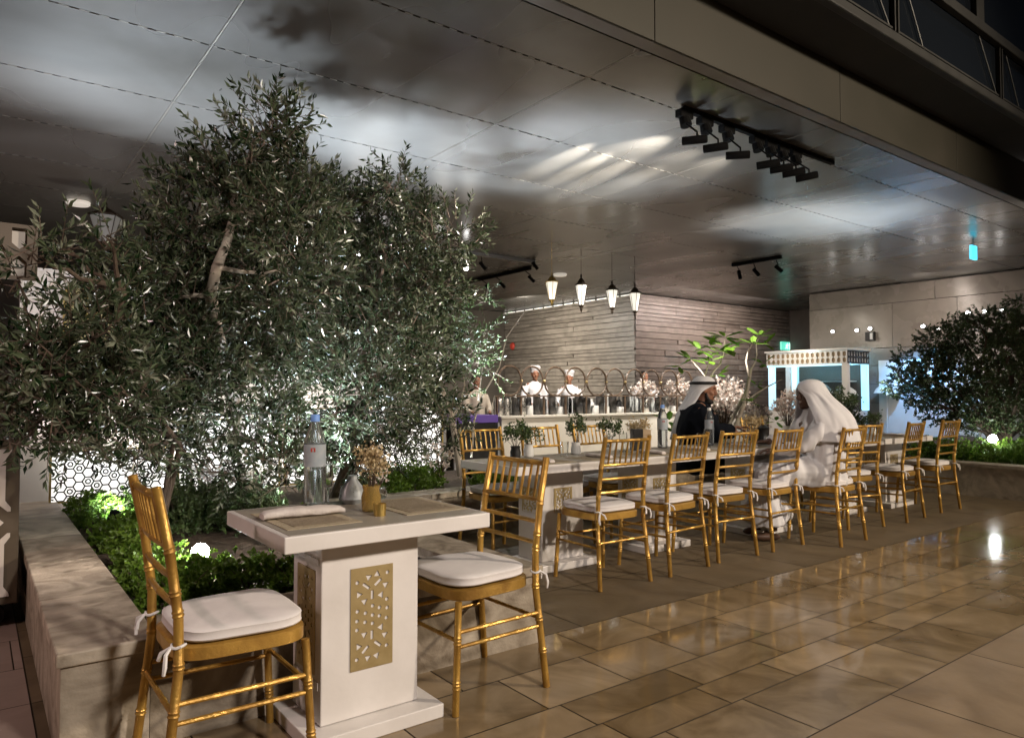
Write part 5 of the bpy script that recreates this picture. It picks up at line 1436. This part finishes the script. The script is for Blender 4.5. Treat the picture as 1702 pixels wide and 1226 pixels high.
# exit signs
t = empty('exit_sign', (12.55, 4.60, 3.30)); tag(t, 'cyan glowing exit sign hanging from the ceiling at the right', 'exit sign')
q = MB(); q.box(-.10, .10, -.02, .02, 0, .22, .003); q.build('panel', M['glow_cyan'], t)
q = MB(); q.box(-.008, .008, -.008, .008, .2205, .299); q.build('hanger', M['grey_metal'], t)
X, Y, Z = D(1308, 575, 11.80)
t = empty('exit_sign', (X, 11.80, Z - .12)); tag(t, 'green lit running man exit sign on the dark wall above the kiosk', 'exit sign')
q = MB(); q.box(-.27, .27, 0, .05, 0, .24, .004); q.build('panel', M['glow_green'], t)
q = MB(); q.ell((.03, -.004, .195), (.02, .004, .02), seg=12, rings=8); 
for pts in [[(.02, .165), (-.01, .10)], [(.02, .16), (.065, .135), (.085, .15)], [(.02, .16), (-.03, .15), (-.05, .115)], [(-.01, .10), (.04, .075), (.03, .03)], [(-.01, .10), (-.04, .06), (-.09, .055)]]:
    q.tube([(a, -.004, b) for a, b in pts], .011, 6)
q.box(.12, .22, -.006, -.001, .03, .21); q.build('pictogram', M['glow_signwhite'], t)
# glowing discs put in as spotlight reflections on the panel wall
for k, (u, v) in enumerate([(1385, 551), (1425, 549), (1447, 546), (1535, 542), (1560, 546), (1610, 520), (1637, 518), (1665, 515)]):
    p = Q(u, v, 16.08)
    t = empty('wall_glint', tuple(p)); tag(t, 'small glowing disc standing for a spotlight reflection on the polished panel wall', 'painted reflection', 'reflection discs on the panel wall')
    q = MB(); q.lathe([(.001, -.03), (.045, -.03), (.045, 0), (.001, 0)], (0, 0, 0), 16, 'x', caps=False); q.build('housing', M['grey_metal'], t, smooth=True)  # plain backing disc behind the added glint
    q = MB(); q.ell((-.03, 0, 0), (.02, .04, .035), seg=12, rings=8); q.build('glint', M['glow_white'], t, smooth=True)
p = Q(1447, 559, 16.05); t = empty('wall_box', tuple(p)); tag(t, 'small grey box under a reflection disc on the panel wall', 'wall box')
q = MB(); q.box(-.05, .03, -.10, .10, -.10, .10, .006); q.build('box', M['black_metal'], t)
q = MB(); q.box(-.056, -.051, -.07, -.01, -.07, .07); q.build('window', M['grey_metal'], t)
p = Q(852, 575, 12.56); t = empty('alarm_bell', tuple(p)); tag(t, 'small red alarm bell on the stone wall', 'alarm')
q = MB(); q.lathe([(.001, -.05), (.08, -.04), (.11, -.005), (.11, 0), (.001, 0)], (0, 0, 0), 18, 'x', caps=False); q.build('dome', M['red'], t, smooth=True)
q = MB(); q.box(.001, .03, -.06, .06, -.06, .06); q.build('backplate', M['grey_metal'], t)
# garden lamps
X, Y, Z = D(333, 917, 3.72)
t = empty('ball_lamp', (X, Y, .3)); tag(t, 'glowing white ball lamp among the front shrubs of the planter', 'garden lamp')
q = MB(); q.ell((0, 0, Z - .3), (.042, .042, .042)); q.build('globe', M['glow_ball'], t, smooth=True)
q = MB(); q.tube([(0, 0, -.02), (0, 0, Z - .345)], .012, 8); q.build('spike', M['black_metal'], t)
BALL = (X, Y, Z)
M['glow_ball2'] = glow('far_ball_lamp_glow', (0.95, 1, .97), 70)
p = Q(1650, 729, 10.0)
t = empty('ball_lamp', (p[0], p[1], .33)); tag(t, 'glowing white ball lamp in the shrubs under the round tree', 'garden lamp')
q = MB(); q.ell((0, 0, p[2] - .33), (.05, .05, .05)); q.build('globe', M['glow_ball2'], t, smooth=True)
q = MB(); q.tube([(0, 0, -.02), (0, 0, p[2] - .385)], .012, 8); q.build('spike', M['black_metal'], t)
BALL2 = tuple(p)
def spike(x, y, tgt, label, z=.33):
    t = empty('spike_spotlight', (x, y, z)); tag(t, label, 'garden spotlight', 'black spike spotlights in the planters')
    d_ = (Vector(tgt) - Vector((x, y, z + .1))).normalized()
    q = MB(); q.tube([(0, 0, -.06), (0, 0, .06)], .008, 6); q.build('spike', M['black_metal'], t)
    a = Vector((0, 0, .08)); q = MB(); q.tube([a - d_ * .04, a + d_ * .045], [.03, .036], 14, cap=True); q.build('housing', M['blacklamp'], t, smooth=True)
    q = MB(); q.tube([a + d_ * .0455, a + d_ * .048], .032, 14); q.build('lens', M['glow_white'], t)
    return Vector((x, y, z)) + a + d_ * .06
COOL = (0.76, 0.87, 1.0); WARM = (1.0, 0.80, 0.58); NEUT = (1.0, 0.93, 0.85)
SP = [((1.22, 6.28), (1.35, 5.95, 3.6), 'spike spotlight behind the bright green shrub by the lattice screen', 760, 66, COOL),
      ((1.78, 4.5), (1.6, 4.9, 2.0), 'spike spotlight in front of the tall olive trunk', 330, 120, COOL),
      ((.72, 5.15), (.95, 5.65, .75), 'spike spotlight close to the side coping', 75, 120, COOL),
      ((2.35, 6.2), (2.3, 5.3, 1.9), 'spike spotlight behind the brown olive trunk', 320, 120, COOL),
      ((2.95, 6.05), (3.5, 6.0, 3.6), 'spike spotlight beside the dark green shrub', 1350, 64, COOL),
      ((3.95, 5.95), (4.9, 5.4, 3.6), 'spike spotlight right of the white trunk', 1150, 60, COOL),
      ((7.55, 6.15), (8.25, 6.0, 2.0), 'spike spotlight at the foot of the frangipani', 600, 44, NEUT),
      ((9.80, 4.75), (9.5, 5.2, 3.6), 'spike spotlight among the shrubs behind the last chair', 1300, 58, COOL),
      ((11.5, 3.05), (10.8, 3.5, 1.6), 'spike spotlight right of the round tree', 170, 90, NEUT)]
for (x, y), tg, lab, pw, ang, colr in SP:
    p = spike(x, y, tg, lab)
    lamp('SPOT', 'spike_beam', p, pw, colr, tg, .10, ang, .9)

# ------------------------------------------------------------------ light
sun = bpy.data.lights.new('sun', 'SUN'); sun.energy = 0.06; sun.angle = R(2); sun.color = (1, .85, .68)
so = bpy.data.objects.new('sun', sun); COL.objects.link(so); so.rotation_euler = (R(52), 0, R(48))
# plaza floodlights out on the walkway side (right, behind the camera)
lamp('SPOT', 'plaza_flood', (8.5, -4.5, 4.6), 1950, (1.0, .85, .67), (3.2, 3.0, .4), .25, 95, .6)
lamp('SPOT', 'plaza_flood', (1.8, -3.6, 4.2), 850, (1.0, .89, .80), (1.2, 2.6, .5), .25, 85, .6)
lamp('POINT', 'path_lamp', (-2.2, 3.2, 2.4), 95, (1.0, .72, .66), size=.1)
# track spotlights near the roof edge, grazing the ceiling
for (x, pw, dx, dz, a) in [(4.63, 2200, .13, .21, 11), (4.90, 2900, .17, .20, 10), (5.21, 2300, .19, .19, 11), (5.66, 1000, .16, .19, 13), (5.22, 600, .0, .27, 34), (5.66, 260, .12, .26, 30), (6.06, 260, .15, .26, 34)]:
    p = Vector((x - .06, 3.83, 3.255))
    lamp('SPOT', 'track_beam', p, pw, (1, .91, .79), p + Vector((dx, 1, dz)), .012, a, 1.0)
lamp('SPOT', 'crown_beam', (4.5, 3.82, 3.22), 750, (1, .86, .78), (2.3, 4.5, 1.75), .02, 46, .8)
lamp('SPOT', 'stall_uplight', (.4, 7.6, 1.4), 60, (1, .80, .74), (.6, 8.2, 3.6), .05, 150, .8)
lamp('SPOT', 'back_uplight', (3.0, 9.5, .8), 90, (1, .90, .78), (3.0, 11, 3.6), .05, 140, .8)
# bar and wall
for (x, y) in [(6.6, 8.2), (8.0, 8.2), (9.6, 8.2)]:
    lamp('SPOT', 'bar_spot', (x, y - .5, 3.45), 260, NEUT, (x + .3, 9.2, .8), .04, 75, .5)
lamp('AREA', 'wall_wash', (10.6, 14.0, 3.3), 260, (1, .93, .82), (12.6, 14.4, 1.6), sx=.3, sy=5)
lamp('AREA', 'wall_wash', (14.5, 10.4, 3.45), 95, (1, .82, .77), (14.5, 11.9, 1.4), sx=4, sy=.2)
lamp('SPOT', 'chef_spot', (8.0, 9.2, 3.4), 170, NEUT, (8.4, 10.5, 1.3), .04, 70, .5)
lamp('SPOT', 'flower_spot', (11.0, 7.0, 3.35), 420, NEUT, (10.9, 8.7, 1.1), .04, 60, .5)
lamp('AREA', 'panel_wall_wash', (15.0, 6.5, 3.45), 60, (1, .85, .74), (16.1, 6.5, 2.4), sx=.2, sy=5)
for p in LIT: lamp('SPOT', 'lit_head', (p[0] - .08, p[1] - .12, p[2] - .05), 60, NEUT, (p[0] - 2, p[1] - 4, .6), .03, 80, .5)
# white stall wall behind the screens, washed from below
lamp('AREA', 'stall_wash', (2.6, 6.68, .5), 34, (1, .95, .9), (2.6, 6.95, 1.3), sx=3.2, sy=.08)
lamp('AREA', 'stall_wash_left', (.8, 6.6, .85), 6, (1, .86, .88), (.8, 6.95, 1.8), sx=.9, sy=.08)
# kiosk blue
lamp('POINT', 'kiosk_lamp', (15.2, 8.9, 1.98), 34, (.30, .72, 1.0), size=.05)
lamp('SPOT', 'blue_wash', (15.2, 6.9, 2.1), 110, (.10, .45, 1.0), (16.1, 6.9, 1.1), .05, 110, .6)
lamp('AREA', 'frieze_fill', (14.3, 8.8, 2.5), 14, (1, .9, .75), (14.75, 8.8, 1.95), sx=.1, sy=1.8)  # unseen light added to brighten the kiosk frieze
